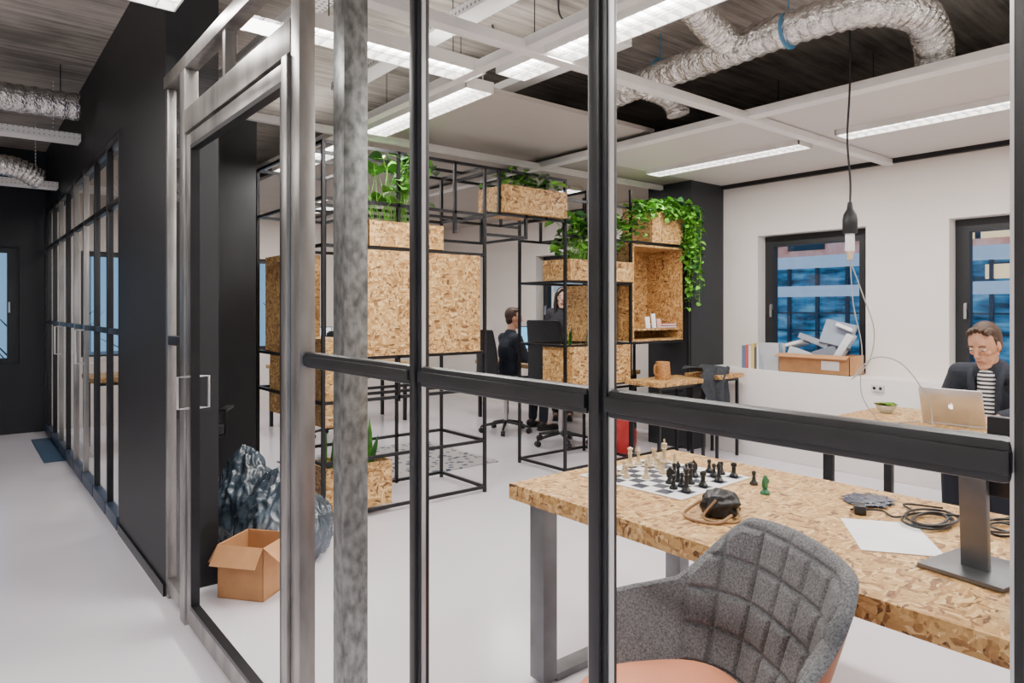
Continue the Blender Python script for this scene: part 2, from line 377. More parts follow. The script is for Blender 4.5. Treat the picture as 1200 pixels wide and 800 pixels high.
# sidelight
sl=thing('wall_sidelight','narrow glass sidelight beside the door','partition wall',kind='structure')
B().b2(PX,PX+.04,3.66,3.70,0,2.5,.003).obj('mullion',STEEL,sl)
B().b2(PX,PX+.04,3.385,3.66,1.245,1.29,.006).obj('rail',MUL,sl)
B().b2(PX,PX+.04,3.385,3.66,.03,.10,.003).obj('bottom_rail',STEEL,sl)
for z0,z1 in ((.1,1.245),(1.29,2.5)): B().poly([(PX+.02,3.385,z0),(PX+.02,3.66,z0),(PX+.02,3.66,z1),(PX+.02,3.385,z1)]).obj('glass_pane',GLASS,sl)
# far corridor partition
fp=thing('wall_far_partition','long glass partition along the corridor','partition wall',kind='structure')
ys=[4.97,5.42,5.98,6.55,7.12,7.69,8.26,8.83,9.4,9.58]
BDR=M('blue_dark_rail',(.03,.05,.09),.4)
for i,y in enumerate(ys):
    st=STEEL if i in (3,4,6) else MUL
    B().b2(PX,PX+.04,y-.018,y+.018,0,2.56,.003).obj('mullion',st,fp)
for a,c in zip(ys,ys[1:]):
    B().b2(PX+.004,PX+.036,a+.018,c-.018,1.25,1.29,.006).obj('rail',MUL,fp)
    B().b2(PX+.002,PX+.038,a+.018,c-.018,2.10,2.14,.003).obj('transom',MUL,fp)
    B().b2(PX+.002,PX+.038,a+.018,c-.018,2.51,2.56,.003).obj('head_rail',MUL,fp)
    B().b2(PX-.01,PX+.045,a+.018,c-.018,0,.09,.003).obj('bottom_rail',BDR,fp)
    B().poly([(PX+.02,a,.09),(PX+.02,c,.09),(PX+.02,c,2.51),(PX+.02,a,2.51)]).obj('glass_pane',GLASS,fp)
for y in (6.5,8.0):
    B().tube([(PX,y,.98),(PX-.06,y,.98),(PX-.06,y,1.25),(PX,y,1.25)],.009).obj('door_handle',ALU,fp)
B().b2(.62,.79,7.6,9.0,.0,.012,.004).obj('floor_mat',M('blue_mat',(.04,.08,.14),.9),label='dark blue mat on the corridor floor',cat='mat')

# column
b=B(); b.b2(1.03,1.12,2.18,2.27,.01,ZS,.004)
c=b.obj('steel_column',GALV,label='galvanised square steel column behind the glass',cat='column')
B().b2(.99,1.16,2.14,2.31,0,.012).obj('base_plate',GALV,c)

# ------------------------------------------------------------ suspended ceiling
n=[0]
def trim(b,mat,label):
    n[0]+=1; return b.obj('trim_%d'%n[0],mat,kind='structure',label=label)
trim(B().b2(4.12,RX,-2,4.2,2.72,2.75),CEILW,'perforated white suspended ceiling panel')
trim(B().b2(4.12,RX,4.2,YB,2.72,2.75),PANEL,'suspended ceiling panel')
trim(B().b2(2.46,4.12,3.35,YB,2.76,2.79),PANEL,'suspended ceiling panel')
for x0,x1 in ((4.02,4.12),(2.12,2.18)): trim(B().b2(x0,x1,-2,YB,2.68,2.73,.004),FRAMEW,'white ceiling frame profile')
for y0,y1,x0 in ((2.50,2.57,1.2),(4.55,4.60,1.2)): trim(B().b2(x0,RX,y0,y1,2.665,2.715,.004),FRAMEW,'white ceiling frame profile')
trim(B().b2(6.26,RX,-2,4.2,2.68,2.72),BLK,'dark trim at the wall head')  # narrow black strip along the wall top
PW_=1.32
def fixture(x,y,L,along,z=2.69,power=24,up=.3):
    t=thing('strip_light','suspended white louvred fluorescent ceiling light','ceiling light',(x,y,z),0 if along=='x' else R(90),group='fluorescent ceiling lights')
    b=B(); b.b2(-L/2,L/2,-.10,.10,.035,.055); b.b2(-L/2,L/2,-.10,-.092,-.01,.035); b.b2(-L/2,L/2,.092,.10,-.01,.035); b.b2(-L/2,-L/2+.008,-.1,.1,-.01,.035); b.b2(L/2-.008,L/2,-.1,.1,-.01,.035)
    b.obj('housing',FRAMEW,t)
    b=B(); b.b2(-L/2+.01,L/2-.01,-.06,.06,.022,.028); b.obj('tube',LIT,t)
    b=B(); k=int(L/.07)
    for i in range(1,k): b.box((-L/2+i*L/k,0,.004),(.003,.184,.022))
    b.b2(-L/2+.01,L/2-.01,-.003,.003,-.006,.014); b.obj('louver',ALU,t)
    for q in (-L*.35,L*.35): B().cyl((q,0,.05),(q,0,ZS-z),.003,seg=6).obj('suspension_wire',BLK,t)
    l=bpy.data.lights.new('tube_light','AREA'); l.shape='RECTANGLE'; l.size=L; l.size_y=.16; l.energy=power*PW_; l.color=(1,.955,.91)
    lo=bpy.data.objects.new('tube_light',l); COL.objects.link(lo); lo.location=(x,y,z-.02); lo.rotation_euler=(0,0,0 if along=='x' else R(90))
    if x>4.1: return t
    # added fill aimed upward to brighten the slab; the housing is closed above
    l2=bpy.data.lights.new('slab_fill_light','AREA'); l2.shape='RECTANGLE'; l2.size=L; l2.size_y=.16; l2.energy=power*up; l2.color=(1,.955,.91)
    lo=bpy.data.objects.new('slab_fill_light',l2); COL.objects.link(lo); lo.location=(x,y,z+.065); lo.rotation_euler=(R(180),0,0 if along=='x' else R(90))
    return t
fixture(2.34,2.22,1.35,'y',up=.6); fixture(2.34,3.82,1.3,'y')
fixture(5.1,3.42,1.5,'y'); fixture(5.05,1.62,1.5,'y')
fixture(1.7,3.02,1.0,'x',power=14,up=.2)
fixture(.46,3.13,.55,'x',z=2.72,power=14,up=.2)
fixture(2.34,5.6,1.3,'y'); fixture(5.1,5.9,1.4,'y'); fixture(3.6,7.9,1.4,'y'); fixture(1.5,8.0,1.2,'y',power=12)
fixture(2.34,.2,1.3,'y',up=.8); fixture(5.05,-.6,1.4,'y'); fixture(3.75,.1,1.3,'y',power=16,up=1.3)  # fixtures out of view, added to raise the room light
fixture(-.7,1.0,1.4,'y',power=26,up=.2); fixture(-.7,5.0,1.4,'y',power=22,up=.2); fixture(-.7,-1.2,1.4,'y',power=22)  # unseen corridor fixtures, added as fill light
TRAY=dots_mat('perforated_tray',(.9,.9,.88),30)
for (x,y0,y1,z) in ((2.0,.8,4.3,2.88),(3.05,2.7,4.4,2.98),(1.45,2.6,5.0,3.0)):
    b=B(); b.b2(x-.06,x+.06,y0,y1,z,z+.004); b.b2(x-.062,x-.058,y0,y1,z,z+.05); b.b2(x+.058,x+.062,y0,y1,z,z+.05)
    for y in (y0+.3,y1-.3): b.cyl((x,y,z),(x,y,ZS),.005,seg=6)
    b.obj('cable_tray',TRAY,label='perforated metal cable tray hung under the slab',cat='cable tray',group='ceiling cable trays')
def duct(pts,r,label,name='air_duct',hang=()):
    p=bez(pts,26); rr=[r*(1+.05*math.sin(i*1.5)+.03*noise.noise(Vector((i*.6,0,0)))) for i in range(len(p))]
    e=B().tube(p,rr,20).obj(name,FOIL,label=label,cat='air duct')
    for h in hang: B().cyl(h,(h[0],h[1],ZS),.004,seg=6).obj('hanger_wire',BLK,e)
    return e
duct([(3.62,3.35,2.94),(3.62,2.9,2.97),(3.62,2.4,2.98),(3.64,1.95,3.0),(3.72,1.6,3.0),(3.95,1.45,2.98),(4.12,1.44,2.88),(4.2,1.46,2.80)],.095,'silver foil flexible air duct bending down')
duct([(3.50,2.33,3.0),(3.3,2.3,3.03),(3.0,2.25,3.08),(2.7,2.2,3.1),(2.4,2.2,3.12)],.085,'silver foil branch duct joining the main duct')
duct([(3.45,3.2,2.98),(3.62,3.1,2.95),(3.78,3.0,2.9),(3.86,2.95,2.82),(3.87,2.94,2.76)],.075,'short silver foil duct elbow')
CLM=M('blue_clamp',(.05,.2,.35),.4)
for y in (2.9,2.0): 
    b=B(); b.cyl((3.63,y-.006,2.985),(3.63,y+.006,2.985),.103,seg=24); b.cyl((3.63,y,3.08),(3.63,y,ZS),.004,seg=6)
    b.obj('duct_clamp',CLM,label='blue strap clamp round the foil duct',cat='duct clamp',group='duct clamps')
duct([(-1.0,6.1,2.95),(-.4,6.1,2.95),(.2,6.12,2.95),(.72,6.1,2.95)],.10,'silver foil duct crossing the corridor',hang=((0,6.1,3.04),(.6,6.1,3.04)))
duct([(-.6,7.0,2.62),(0,7.0,2.6),(.35,7.0,2.60),(.55,7.05,2.52)],.085,'silver foil duct elbow in the corridor',hang=((.1,7.0,2.68),))
for (y,z) in ((6.6,2.78),(8.2,2.62)):
    b=B(); b.b2(-1.5,.78,y-.09,y+.09,z,z+.004); b.b2(-1.5,.78,y-.092,y-.088,z,z+.06); b.b2(-1.5,.78,y+.088,y+.092,z,z+.06)
    for x in (.1,.6): b.cyl((x,y,z),(x,y,ZS),.005,seg=6)
    b.obj('cable_tray',TRAY,label='perforated metal cable tray crossing the corridor',cat='cable tray',group='corridor cable trays')
for i in range(5):
    y=1.0+i*.62; b=B(); pts=bez([(2.6+random.uniform(-.1,.1),y,3.24),(2.9,y+.2,3.20),(3.2,y+.1,3.24),(3.45,y+.35,3.21)],8)
    b.tube(pts,.006,6).obj('loose_cable',PLASTB,label='loose black cable under the concrete slab',cat='cable',group='overhead cables')

# ------------------------------------------------------------ steel cage shelving
cg=thing('shelving_frame','black steel tube frame holding wooden boxes and planters','shelving frame',(0,0,0))
T=.011
def tb(p0,p1,nm):
    x0,y0,z0=p0;x1,y1,z1=p1
    B().b2(min(x0,x1)-T,max(x0,x1)+T,min(y0,y1)-T,max(y0,y1)+T,min(z0,z1)-T,max(z0,z1)+T).obj(nm,BLK,cg,smooth=False)
def post(x,y,z0=0.011,z1=2.52): tb((x,y,z0),(x,y,z1),'post')
def rx(x0,x1,y,z): tb((x0+.02,y,z),(x1-.02,y,z),'rail')
def ry(x,y0,y1,z): tb((x,y0+.02,z),(x,y1-.02,z),'rail')
YF,YM,YR=4.25,4.86,5.5
for x,y in ((1.86,YF),(3.18,YF),(1.86,YM),(3.18,YM),(1.86,YR),(2.42,YR),(4.04,YF),(4.04,YM),(4.88,YF),(4.88,YM),(5.68,YF-.06),(5.64,YM)): post(x,y)
post(2.42,YF,.78,1.08); post(2.42,YF,2.04,2.52); post(2.9,YF,2.0,2.52); post(2.75,YM,.03,2.52); post(2.6,YF,.03,.78)
for z in (.04,.40,.80,1.085,1.84,2.15,2.52):
    rx(1.86,3.18,YF,z); rx(1.86,3.18,YM,z); ry(1.86,YF,YM,z); ry(3.18,YF,YM,z)
    if z not in (.40,1.84): ry(1.86,YM,YR,z); rx(1.86,2.42,YR,z); ry(2.42,YM,YR,z)
rx(1.86,3.18,YF+.3,.80); rx(1.86,3.18,YF+.3,2.15); rx(1.86,3.18,YF+.3,2.52)
for z in (2.17,2.52):
    rx(3.18,4.04,YF,z); rx(3.18,4.04,YM,z)
rx(4.04,5.68,YF,2.36); rx(4.04,5.68,YM,2.36); rx(4.04,5.68,YF,2.05); rx(4.04,5.64,YM,2.05)
for x,z0,z1 in ((3.32,2.17,2.52),(3.6,2.0,2.52),(3.82,2.17,2.45),(4.3,2.05,2.45),(4.6,2.05,2.36)):
    tb((x,YF,z0),(x,YF,z1),'post'); tb((x,YM,z0),(x,YM,z1),'post'); ry(x,YF,YM,z1); ry(x,YF,YM,z0)
rx(3.32,3.82,YF,2.30); rx(3.18,3.6,YM,2.0); rx(3.18,3.6,YF,2.0)
for z in (.04,.74,1.10,1.655): rx(4.04,4.88,YF,z); rx(4.04,4.88,YM,z); ry(4.04,YF,YM,z); ry(4.88,YF,YM,z)
for z in (.04,.6,1.10): rx(4.88,5.66,YF,z); rx(4.88,5.64,YM,z)

def solid_box(name,x0,x1,y0,y1,z0,z1,label,cat='wooden box',open_front=False,group=None,t=.018):
    e=thing(name,label,cat,((x0+x1)/2,(y0+y1)/2,z0),group=group); hx=(x1-x0)/2; hy=(y1-y0)/2; h=z1-z0
    b=B(); b.b2(-hx,-hx+t,-hy,hy,0,h); b.b2(hx-t,hx,-hy,hy,0,h); b.b2(-hx+t,hx-t,-hy,hy,0,t); b.b2(-hx+t,hx-t,-hy,hy,h-t,h); b.b2(-hx+t,hx-t,hy-t,hy,t,h-t)
    b.obj('body',OSB2,e,smooth=False)
    if not open_front: B().b2(-hx+t,hx-t,-hy,-hy+t,t,h-t).obj('front_panel',OSB2,e,smooth=False)
    return e
def planter(x0,x1,y0,y1,z0,z1,label,t=.016):
    e=thing('planter_box',label,'planter',((x0+x1)/2,(y0+y1)/2,z0)); hx=(x1-x0)/2; hy=(y1-y0)/2; h=z1-z0
    b=B(); b.b2(-hx,hx,-hy,-hy+t,0,h); b.b2(-hx,hx,hy-t,hy,0,h); b.b2(-hx,-hx+t,-hy+t,hy-t,0,h); b.b2(hx-t,hx,-hy+t,hy-t,0,h); b.b2(-hx+t,hx-t,-hy+t,hy-t,0,t)
    b.obj('body',OSB2,e,smooth=False)
    B().b2(-hx+t,hx-t,-hy+t,hy-t,t,h*.82).obj('soil',SOIL,e)
solid_box('wooden_cabinet',2.14,3.10,4.20,4.66,1.10,1.825,'large closed strand board box hung in the steel frame')
solid_box('wooden_cabinet',1.885,2.12,4.9,5.4,1.10,1.825,'tall strand board box at the back of the frame')
solid_box('wooden_cabinet',1.885,2.07,4.29,5.3,.63,1.22,'long narrow strand board box in the steel frame')
cab=solid_box('wooden_cabinet',4.9,5.655,4.24,4.70,1.115,2.03,'open-fronted strand board cabinet with a shelf',open_front=True)
B().b2(-.36,.36,-.2,.21,.10,.118).obj('shelf',OSB2,cab,smooth=False)
solid_box('wooden_cabinet',4.58,4.86,4.4,4.8,1.115,1.64,'strand board box beside the open cabinet')
planter(2.18,2.78,4.22,4.55,1.855,2.03,'strand board planter on top of the large box')
planter(3.34,4.00,4.18,4.55,2.185,2.40,'strand board planter hung in the upper frame')
planter(4.06,4.86,4.20,4.56,1.67,1.85,'long strand board planter in the frame')
planter(5.16,5.64,4.22,4.6,2.06,2.42,'strand board planter on the open cabinet with hanging ivy')
planter(4.06,4.80,4.18,4.56,.755,1.095,'strand board planter with upright leaves')
planter(1.89,2.38,4.27,4.62,.055,.36,'low strand board planter at the foot of the frame')

# plants
def leaf_(b,p,d,size,wid,mi,droop=.3):
    d=Vector(d).normalized(); side=d.cross(Vector((0,0,1)))
    if side.length<.1: side=Vector((1,0,0))
    side.normalize(); side=(Matrix.Rotation(random.uniform(-.7,.7),3,d)@side); up=side.cross(d)
    P=Vector(p); 
    prof=[(0,0),(.2,.7),(.45,1),(.75,.65),(1,0)]
    mid=[]; le=[]; ri=[]
    for t,wd in prof:
        c=P+d*size*t-Vector((0,0,1))*size*droop*t*t
        mid.append(b.bm.verts.new(c)); 
        if wd>0:
            le.append(b.bm.verts.new(c+side*wid*wd+up*wid*.25*wd)); ri.append(b.bm.verts.new(c-side*wid*wd+up*wid*.25*wd))
    def F(*a):
        f=b.bm.faces.new(a); f.material_index=mi
    F(mid[0],le[0],mid[1]); F(mid[0],mid[1],ri[0])
    for i in range(2):
        F(mid[i+1],le[i],le[i+1],mid[i+2]); F(mid[i+1],mid[i+2],ri[i+1],ri[i])
    F(mid[3],le[2],mid[4]); F(mid[3],mid[4],ri[2])
def bushy(label,c,sx,sy,h,nn,ls,lw,name='leafy_plant'):
    b=B()
    for i in range(nn):
        bx=c[0]+random.uniform(-sx,sx)*.7; by=c[1]+random.uniform(-sy,sy)*.5
        tx=bx+random.uniform(-sx,sx)*.6; ty=by+random.uniform(-sy,sy)*1.1; tz=c[2]+random.uniform(.25,1)*h
        pts=bez([(bx,by,c[2]-.03),((bx*1.3+tx*.7)/2,(by*1.3+ty*.7)/2,c[2]+(tz-c[2])*.6),(tx,ty,tz)],3)
        b.tube(pts,.0022,5,mi=1,caps=False)
        for k in range(2):
            a=random.uniform(0,6.28); leaf_(b,(tx,ty,tz),(math.cos(a),math.sin(a),random.uniform(-.2,.5)),ls*random.uniform(.7,1.2),lw*random.uniform(.8,1.2),random.choice((0,0,1,2)))
    return b.obj(name,[GREEN,GREEN2,GREEN3],label=label,cat='plant')
bushy('broad-leaved green plant spilling from a planter',(2.45,4.38,2.0),.26,.15,.52,46,.11,.048)
bushy('low green plants in a hung planter',(3.67,4.36,2.36),.30,.14,.18,60,.08,.03)
bushy('bright bushy plant in a long planter',(4.45,4.36,1.83),.42,.18,.44,130,.11,.045)
bushy('green plant on top of the open cabinet planter',(5.38,4.38,2.39),.26,.17,.10,60,.08,.035)
def snake(label,c,sx,nn,h):
    b=B()
    for i in range(nn):
        x=c[0]+random.uniform(-sx,sx); y=c[1]+random.uniform(-.08,.08); a=random.uniform(-.25,.25); q=random.uniform(-.2,.2); hh=h*random.uniform(.6,1)
        ca=random.uniform(0,3); ww=.02
        pr=[(0,.6),(.3,1),(.7,.8),(1,.05)]
        L=[];Rr=[]
        for t,wd in pr:
            cx=x+a*hh*t; cy=y+q*hh*t; z=c[2]-.02+hh*t
            L.append(b.bm.verts.new((cx+math.cos(ca)*ww*wd,cy+math.sin(ca)*ww*wd,z))); Rr.append(b.bm.verts.new((cx-math.cos(ca)*ww*wd,cy-math.sin(ca)*ww*wd,z)))
        for k in range(3):
            f=b.bm.faces.new((L[k],L[k+1],Rr[k+1],Rr[k])); f.material_index=i%2
    b.obj('snake_plant',[GREEN3,GREEN],label=label,cat='plant')
snake('upright sword-leaved plants in a planter',(4.42,4.38,1.06),.33,16,.28)
snake('upright sword-leaved plant in the low planter',(2.12,4.44,.32),.2,12,.38)
b=B()
for i in range(48):
    side=random.random()
    if side<.62: x=random.uniform(5.58,5.76); y=random.uniform(4.12,4.42); dx,dy=.04,-.06
    else: x=random.uniform(4.85,5.68); y=4.21; dx,dy=0,-.05
    ln=random.uniform(.35,1.0) if x>5.56 else random.uniform(.06,.16)
    z0=2.43
    pts=bez([(x-dx,y+.04,z0),(x+dx*.5,y+dy,z0-.03),(x+dx+random.uniform(-.03,.03),y+dy,z0-ln*.5),(x+dx+random.uniform(-.04,.04),y+dy,z0-ln)],6)
    b.tube(pts,.002,5,mi=1,caps=False)
    for p in pts[3:]:
        for k in range(2):
            a=random.uniform(0,6.28); leaf_(b,p,(math.cos(a),math.sin(a)-.3,random.uniform(-.6,.3)),.05*random.uniform(.7,1.3),.024,random.choice((0,1,1,2)))
for i in range(80):
    x=random.uniform(4.82,5.14); y=random.uniform(4.12,4.3); z=random.uniform(2.15,2.47); a=random.uniform(0,6.28)
    leaf_(b,(x+.12*(2.45-z)/.25*-1,y,z-.05),(math.cos(a),math.sin(a),0),.06,.028,random.choice((0,1,2)))
b.obj('hanging_ivy',[GREEN,GREEN2,GREEN3],label='long trailing ivy hanging over the cabinet side',cat='plant')

# ------------------------------------------------------------ cabinet contents
RED=M('red_cover',(.45,.05,.04),.5)
for i,(x,c,hh) in enumerate(((5.16,PAPER,.11),(5.25,PAPER,.14),(5.33,M('pinkcard',(.7,.4,.35),.6),.09))):
    B().box((0,0,hh/2),(.06,.01,hh),.001,(-.12,0,random.uniform(-.2,.2))).obj('greeting_card',c,loc=(x,4.28,1.235),label='small card propped up on the shelf',cat='card',group='cards on the cabinet shelf')
for i in range(2):
    e=thing('book','red-spined book lying flat on the shelf','book',(5.47,4.34,1.235+i*.024),R(4*i),group='books lying in the cabinet')
    B().b2(-.12,.12,-.08,.08,0,.003).obj('cover',RED,e); B().b2(-.115,.118,-.076,.078,.003,.018).obj('pages',PAPER,e); B().b2(-.12,.12,-.08,.08,.018,.021).obj('cover',RED,e)

# ------------------------------------------------------------ tables
def frame_desk(name,label,x0,x1,y0,y1,z,th=.05,legw=.05,mat=OSB,legm=BLK):
    cx,cy=(x0+x1)/2,(y0+y1)/2; hx,hy=(x1-x0)/2,(y1-y0)/2
    e=thing(name,label,'table',(cx,cy,0))
    B().b2(-hx,hx,-hy,hy,z-th,z,.003).obj('table_top',mat,e)
    for sx in (-1,1):
        for sy in (-1,1):
            X=sx*(hx-.05);Y=sy*(hy-.05)
            B().b2(X-legw/2,X+legw/2,Y-legw/2,Y+legw/2,0,z-th,.003).obj('leg',legm,e)
    for sy in (-1,1): B().b2(-hx+.05+legw/2,hx-.05-legw/2,sy*(hy-.05)-legw/2,sy*(hy-.05)+legw/2,z-th-.03,z-th).obj('apron',legm,e)
    return e
e=thing('work_table','long strand board table on grey steel frame legs','table',(2.14,1.05,0))
B().b2(-.49,.51,-.85,1.0,.69,.75,.004).obj('table_top',OSB,e)
for sy in (.90,-.72):
    for sx in (-.40,.42):
        B().b2(sx-.035,sx+.035,sy-.04,sy+.04,.012,.69,.004).obj('leg',LEGM,e)
    B().b2(-.365,.385,sy-.04,sy+.04,.0,.03,.003).obj('foot_bar',LEGM,e)
    B().b2(-.365,.385,sy-.04,sy+.04,.655,.69,.003).obj('cross_bar',LEGM,e)
frame_desk('desk','strand board desk where a man works on a laptop',4.05,5.0,-.3,2.05,.75,.05)
frame_desk('side_table','small strand board table under the cabinet',4.7,5.44,3.76,4.16,.78,.04,.025)
frame_desk('side_table','small strand board table beside the pillar',5.5,5.93,3.72,4.1,.80,.04,.025)
frame_desk('desk','strand board desk along the window side',5.3,5.85,4.95,7.3,.75,.045,.04)
frame_desk('desk','strand board desk at the back of the room',2.9,4.5,7.6,8.3,.75,.045,.04)
frame_desk('desk','strand board desk behind the corridor glass',1.0,2.2,7.6,8.3,.75,.045,.04)

# ------------------------------------------------------------ chess
sq=.055
WB=M('board_white',(.8,.8,.78),.4); BB=M('board_dark',(.02,.026,.05),.4)
b=B(); b.b2(-4*sq-.02,4*sq+.02,-4*sq-.02,4*sq+.02,0,.003,mi=0)
for i in range(8):
    for j in range(8):
        if (i+j)%2: 
            x=(i-4)*sq;y=(j-4)*sq; b.poly([(x,y,.0034),(x+sq,y,.0034),(x+sq,y+sq,.0034),(x,y+sq,.0034)],1)
BC=Vector((2.19,1.73,.751)); BR=R(3)
b.obj('chess_board',[WB,BB],loc=BC,rot=(0,0,BR),label='black and white roll-up chess board on the table',cat='chess board')
PB=M('piece_black',(.012,.012,.012),.3); PW=M('piece_cream',(.58,.44,.26),.35)
def piece(kind,mat):
    b=B(); base=[(0,0),(.017,0),(.018,.004),(.016,.009),(.011,.013),(.008,.02)]
    if kind=='pawn': b.lathe([(r*.9,z) for r,z in base]+[(.0055,.032),(.009,.034),(.006,.036),(.0085,.042),(.0085,.046),(.006,.051),(0,.053)],seg=16)
    if kind=='rook': b.lathe(base+[(.0085,.04),(.012,.043),(.012,.055),(.008,.055),(.008,.051),(0,.051)],seg=16)
    if kind=='bishop': b.lathe(base+[(.006,.045),(.011,.048),(.006,.05),(.010,.057),(.009,.064),(.003,.073),(.004,.076),(0,.079)],seg=16)
    if kind=='queen': b.lathe(base+[(.0075,.055),(.012,.058),(.007,.061),(.009,.068),(.013,.078),(.009,.079),(.004,.083),(0,.085)],seg=16)
    if kind=='king':
        b.lathe(base+[(.008,.06),(.013,.063),(.008,.066),(.010,.075),(.013,.084),(.005,.088),(0,.089)],seg=16); b.box((0,0,.096),(.004,.004,.016)); b.box((0,0,.097),(.012,.004,.004))
    if kind=='knight':
        b.lathe(base+[(.011,.024),(0,.026)],seg=16)
        prof=[(-.009,.022),(.010,.022),(.007,.035),(.016,.040),(.019,.046),(.014,.052),(.004,.060),(.001,.066),(-.003,.060),(-.011,.050),(-.013,.036)]
        L=[b.bm.verts.new((x,-.006,z)) for x,z in prof]; Q=[b.bm.verts.new((x,.006,z)) for x,z in prof]
        b.bm.faces.new(L); b.bm.faces.new(Q[::-1])
        for i in range(len(prof)): b.bm.faces.new((L[i],Q[i],Q[(i+1)%len(prof)],L[(i+1)%len(prof)]))
    return b.mesh('chess_'+kind,mat)
meshes={}
lay=[('W','rook',0,7),('W','knight',2,5),('W','bishop',0,5),('W','queen',0,4),('W','king',1,7),('W','rook',0,2),('W','pawn',1,6),('W','pawn',1,5),('W','pawn',2,7),('W','pawn',3,4),('W','pawn',1,2),('W','pawn',2,1),('W','bishop',3,2),('W','pawn',1,1),
('B','rook',7,7),('B','knight',5,5),('B','bishop',7,5),('B','queen',6,3),('B','king',7,1),('B','rook',7,3),('B','pawn',6,7),('B','pawn',6,6),('B','pawn',5,7),('B','pawn',4,4),('B','pawn',6,2),('B','pawn',6,1),('B','bishop',5,3),('B','knight',5,2)]
for c,k,i,j in lay:
    key=c+k
    if key not in meshes: meshes[key]=piece(k,PW if c=='W' else PB)
    o=bpy.data.objects.new('chess_'+k,meshes[key]); COL.objects.link(o)
    lx=(j-3.5)*sq; ly=(3.5-i)*sq
    p=Vector((lx*math.cos(BR)-ly*math.sin(BR),lx*math.sin(BR)+ly*math.cos(BR),.0035)); o.location=BC+p; o.rotation_euler=(0,0,random.uniform(0,6))
    tag(o,('cream' if c=='W' else 'black')+' plastic chess %s standing on the board'%k,'chess piece','chess pieces')
o=bpy.data.objects.new('chess_knight',piece('knight',M('green_piece',(.01,.13,.05),.35))); COL.objects.link(o); o.location=(2.27,1.34,.751)
tag(o,'green chess knight standing beside the board','chess piece')
for (x,y) in ((2.36,1.44),):
    o=bpy.data.objects.new('chess_pawn',meshes['Bpawn']); COL.objects.link(o); o.location=(x,y,.751); tag(o,'black plastic chess pawn beside the board','chess piece','chess pieces')

def lump(name,label,cat,c,r,sc,mat,amp=.25,fr=2.5,sub=4,folds=False):
    b=B(); bmesh.ops.create_icosphere(b.bm,subdivisions=sub,radius=1); C=Vector(c)
    for v in b.bm.verts:
        d=v.co.normalized()
        if folds:
            # soft slumped bag: broad sag plus creases running from the gathered neck
            az=math.atan2(d.y,d.x)
            k=1+.16*noise.noise(d*1.6+C)
            w1=noise.noise(Vector((d.x*3,d.y*3,d.z*1.2))+C*2); w2=noise.noise(Vector((d.x*7,d.y*7,d.z*2.6))+C*3); w3=noise.noise(d*12+C)
            k+=amp*(.20-.34*abs(w1)-.20*abs(w2))+.012*w3
            k+=.03*math.sin(az*9+4*w1)*max(0,d.z)
            top=1+.30*max(0,d.z)**6
        else: k=1+amp*(noise.noise(d*fr+C)+.6*abs(noise.noise(d*fr*2.6+C))+.3*noise.noise(d*fr*6)); top=1
        v.co=Vector((d.x*sc[0]*k,d.y*sc[1]*k,d.z*sc[2]*k*top))*r
    mz=min(v.co.z for v in b.bm.verts)*.62
    for v in b.bm.verts: v.co.z=max(v.co.z,mz)-mz
    return b.obj(name,mat,loc=c,label=label,cat=cat,ang=75)
pk=lump('leather_pouch','small black leather pouch with a tan strap','pouch',(1.93,1.30,.751),.055,(1.2,1,.85),M('black_leather',(.010,.0095,.009),.4,bump=(60,.3,.004)))
STR=M('tan_strap',(.30,.17,.08),.6)
B().tube(bez([(-.06,.03,.05),(-.11,.06,.01),(-.13,0,.005),(-.1,-.06,.005),(-.04,-.07,.02)],8),.005,8).obj('strap',STR,pk)
B().tube(bez([(-.05,-.02,.06),(-.09,-.0,.01),(-.085,-.05,.004),(-.03,-.09,.006),(.02,-.05,.03)],8),.004,8).obj('strap',STR,pk)

# things on the front table
B().b2(-.15,.15,-.105,.105,0,.0015).obj('paper_sheet',PAPER,loc=(2.13,.86,.751),rot=(0,0,R(35)),label='blank white sheet of paper on the table',cat='paper')
def coil(name,label,c,rad,turns,r,col,sq_=1,seed=0):
    random.seed(seed); pts=[]
    for i in range(turns*10):
        a=i/10*2*math.pi; rr=rad*(1+.25*math.sin(i*.37+seed)); pts.append((rr*math.cos(a)*1.4,rr*math.sin(a)*sq_,.006+.004*(i//10)+.004*math.sin(i)))
    pts.append((pts[-1][0]+.12,pts[-1][1]-.1,.006)); pts.append((pts[-1][0]+.1,pts[-1][1]-.02,.006))
    return B().tube(bez(pts,3),r,8).obj(name,col,loc=c,label=label,cat='cable')
coil('power_cable','coiled black power cable on the table',(2.36,.83,.751),.07,4,.004,PLASTB,.8,3)
coil('power_cable','tangled black charger cable on the table',(2.46,.66,.751),.05,3,.0035,PLASTB,.9,5)
B().tube(bez([(2.30,1.05,.756),(2.36,.98,.757),(2.32,.92,.757),(2.42,.90,.757),(2.5,.96,.757),(2.55,.86,.757)],10),.0035,8).obj('power_cable',PLASTB,label='loose end of black cable on the table',cat='cable')
lump('plastic_packaging','crumpled translucent plastic bag with screws','plastic bag',(2.46,1.06,.751),.07,(1.1,.9,.10),M('grey_plastic_film',(.05,.058,.085),.25,0,(60,.7)),.5,3)
B().b2(-.03,.03,-.018,.018,0,.028,.004).obj('power_adapter',PLASTB,loc=(2.30,1.02,.751),rot=(0,0,.5),label='black power adapter block on the table',cat='adapter')
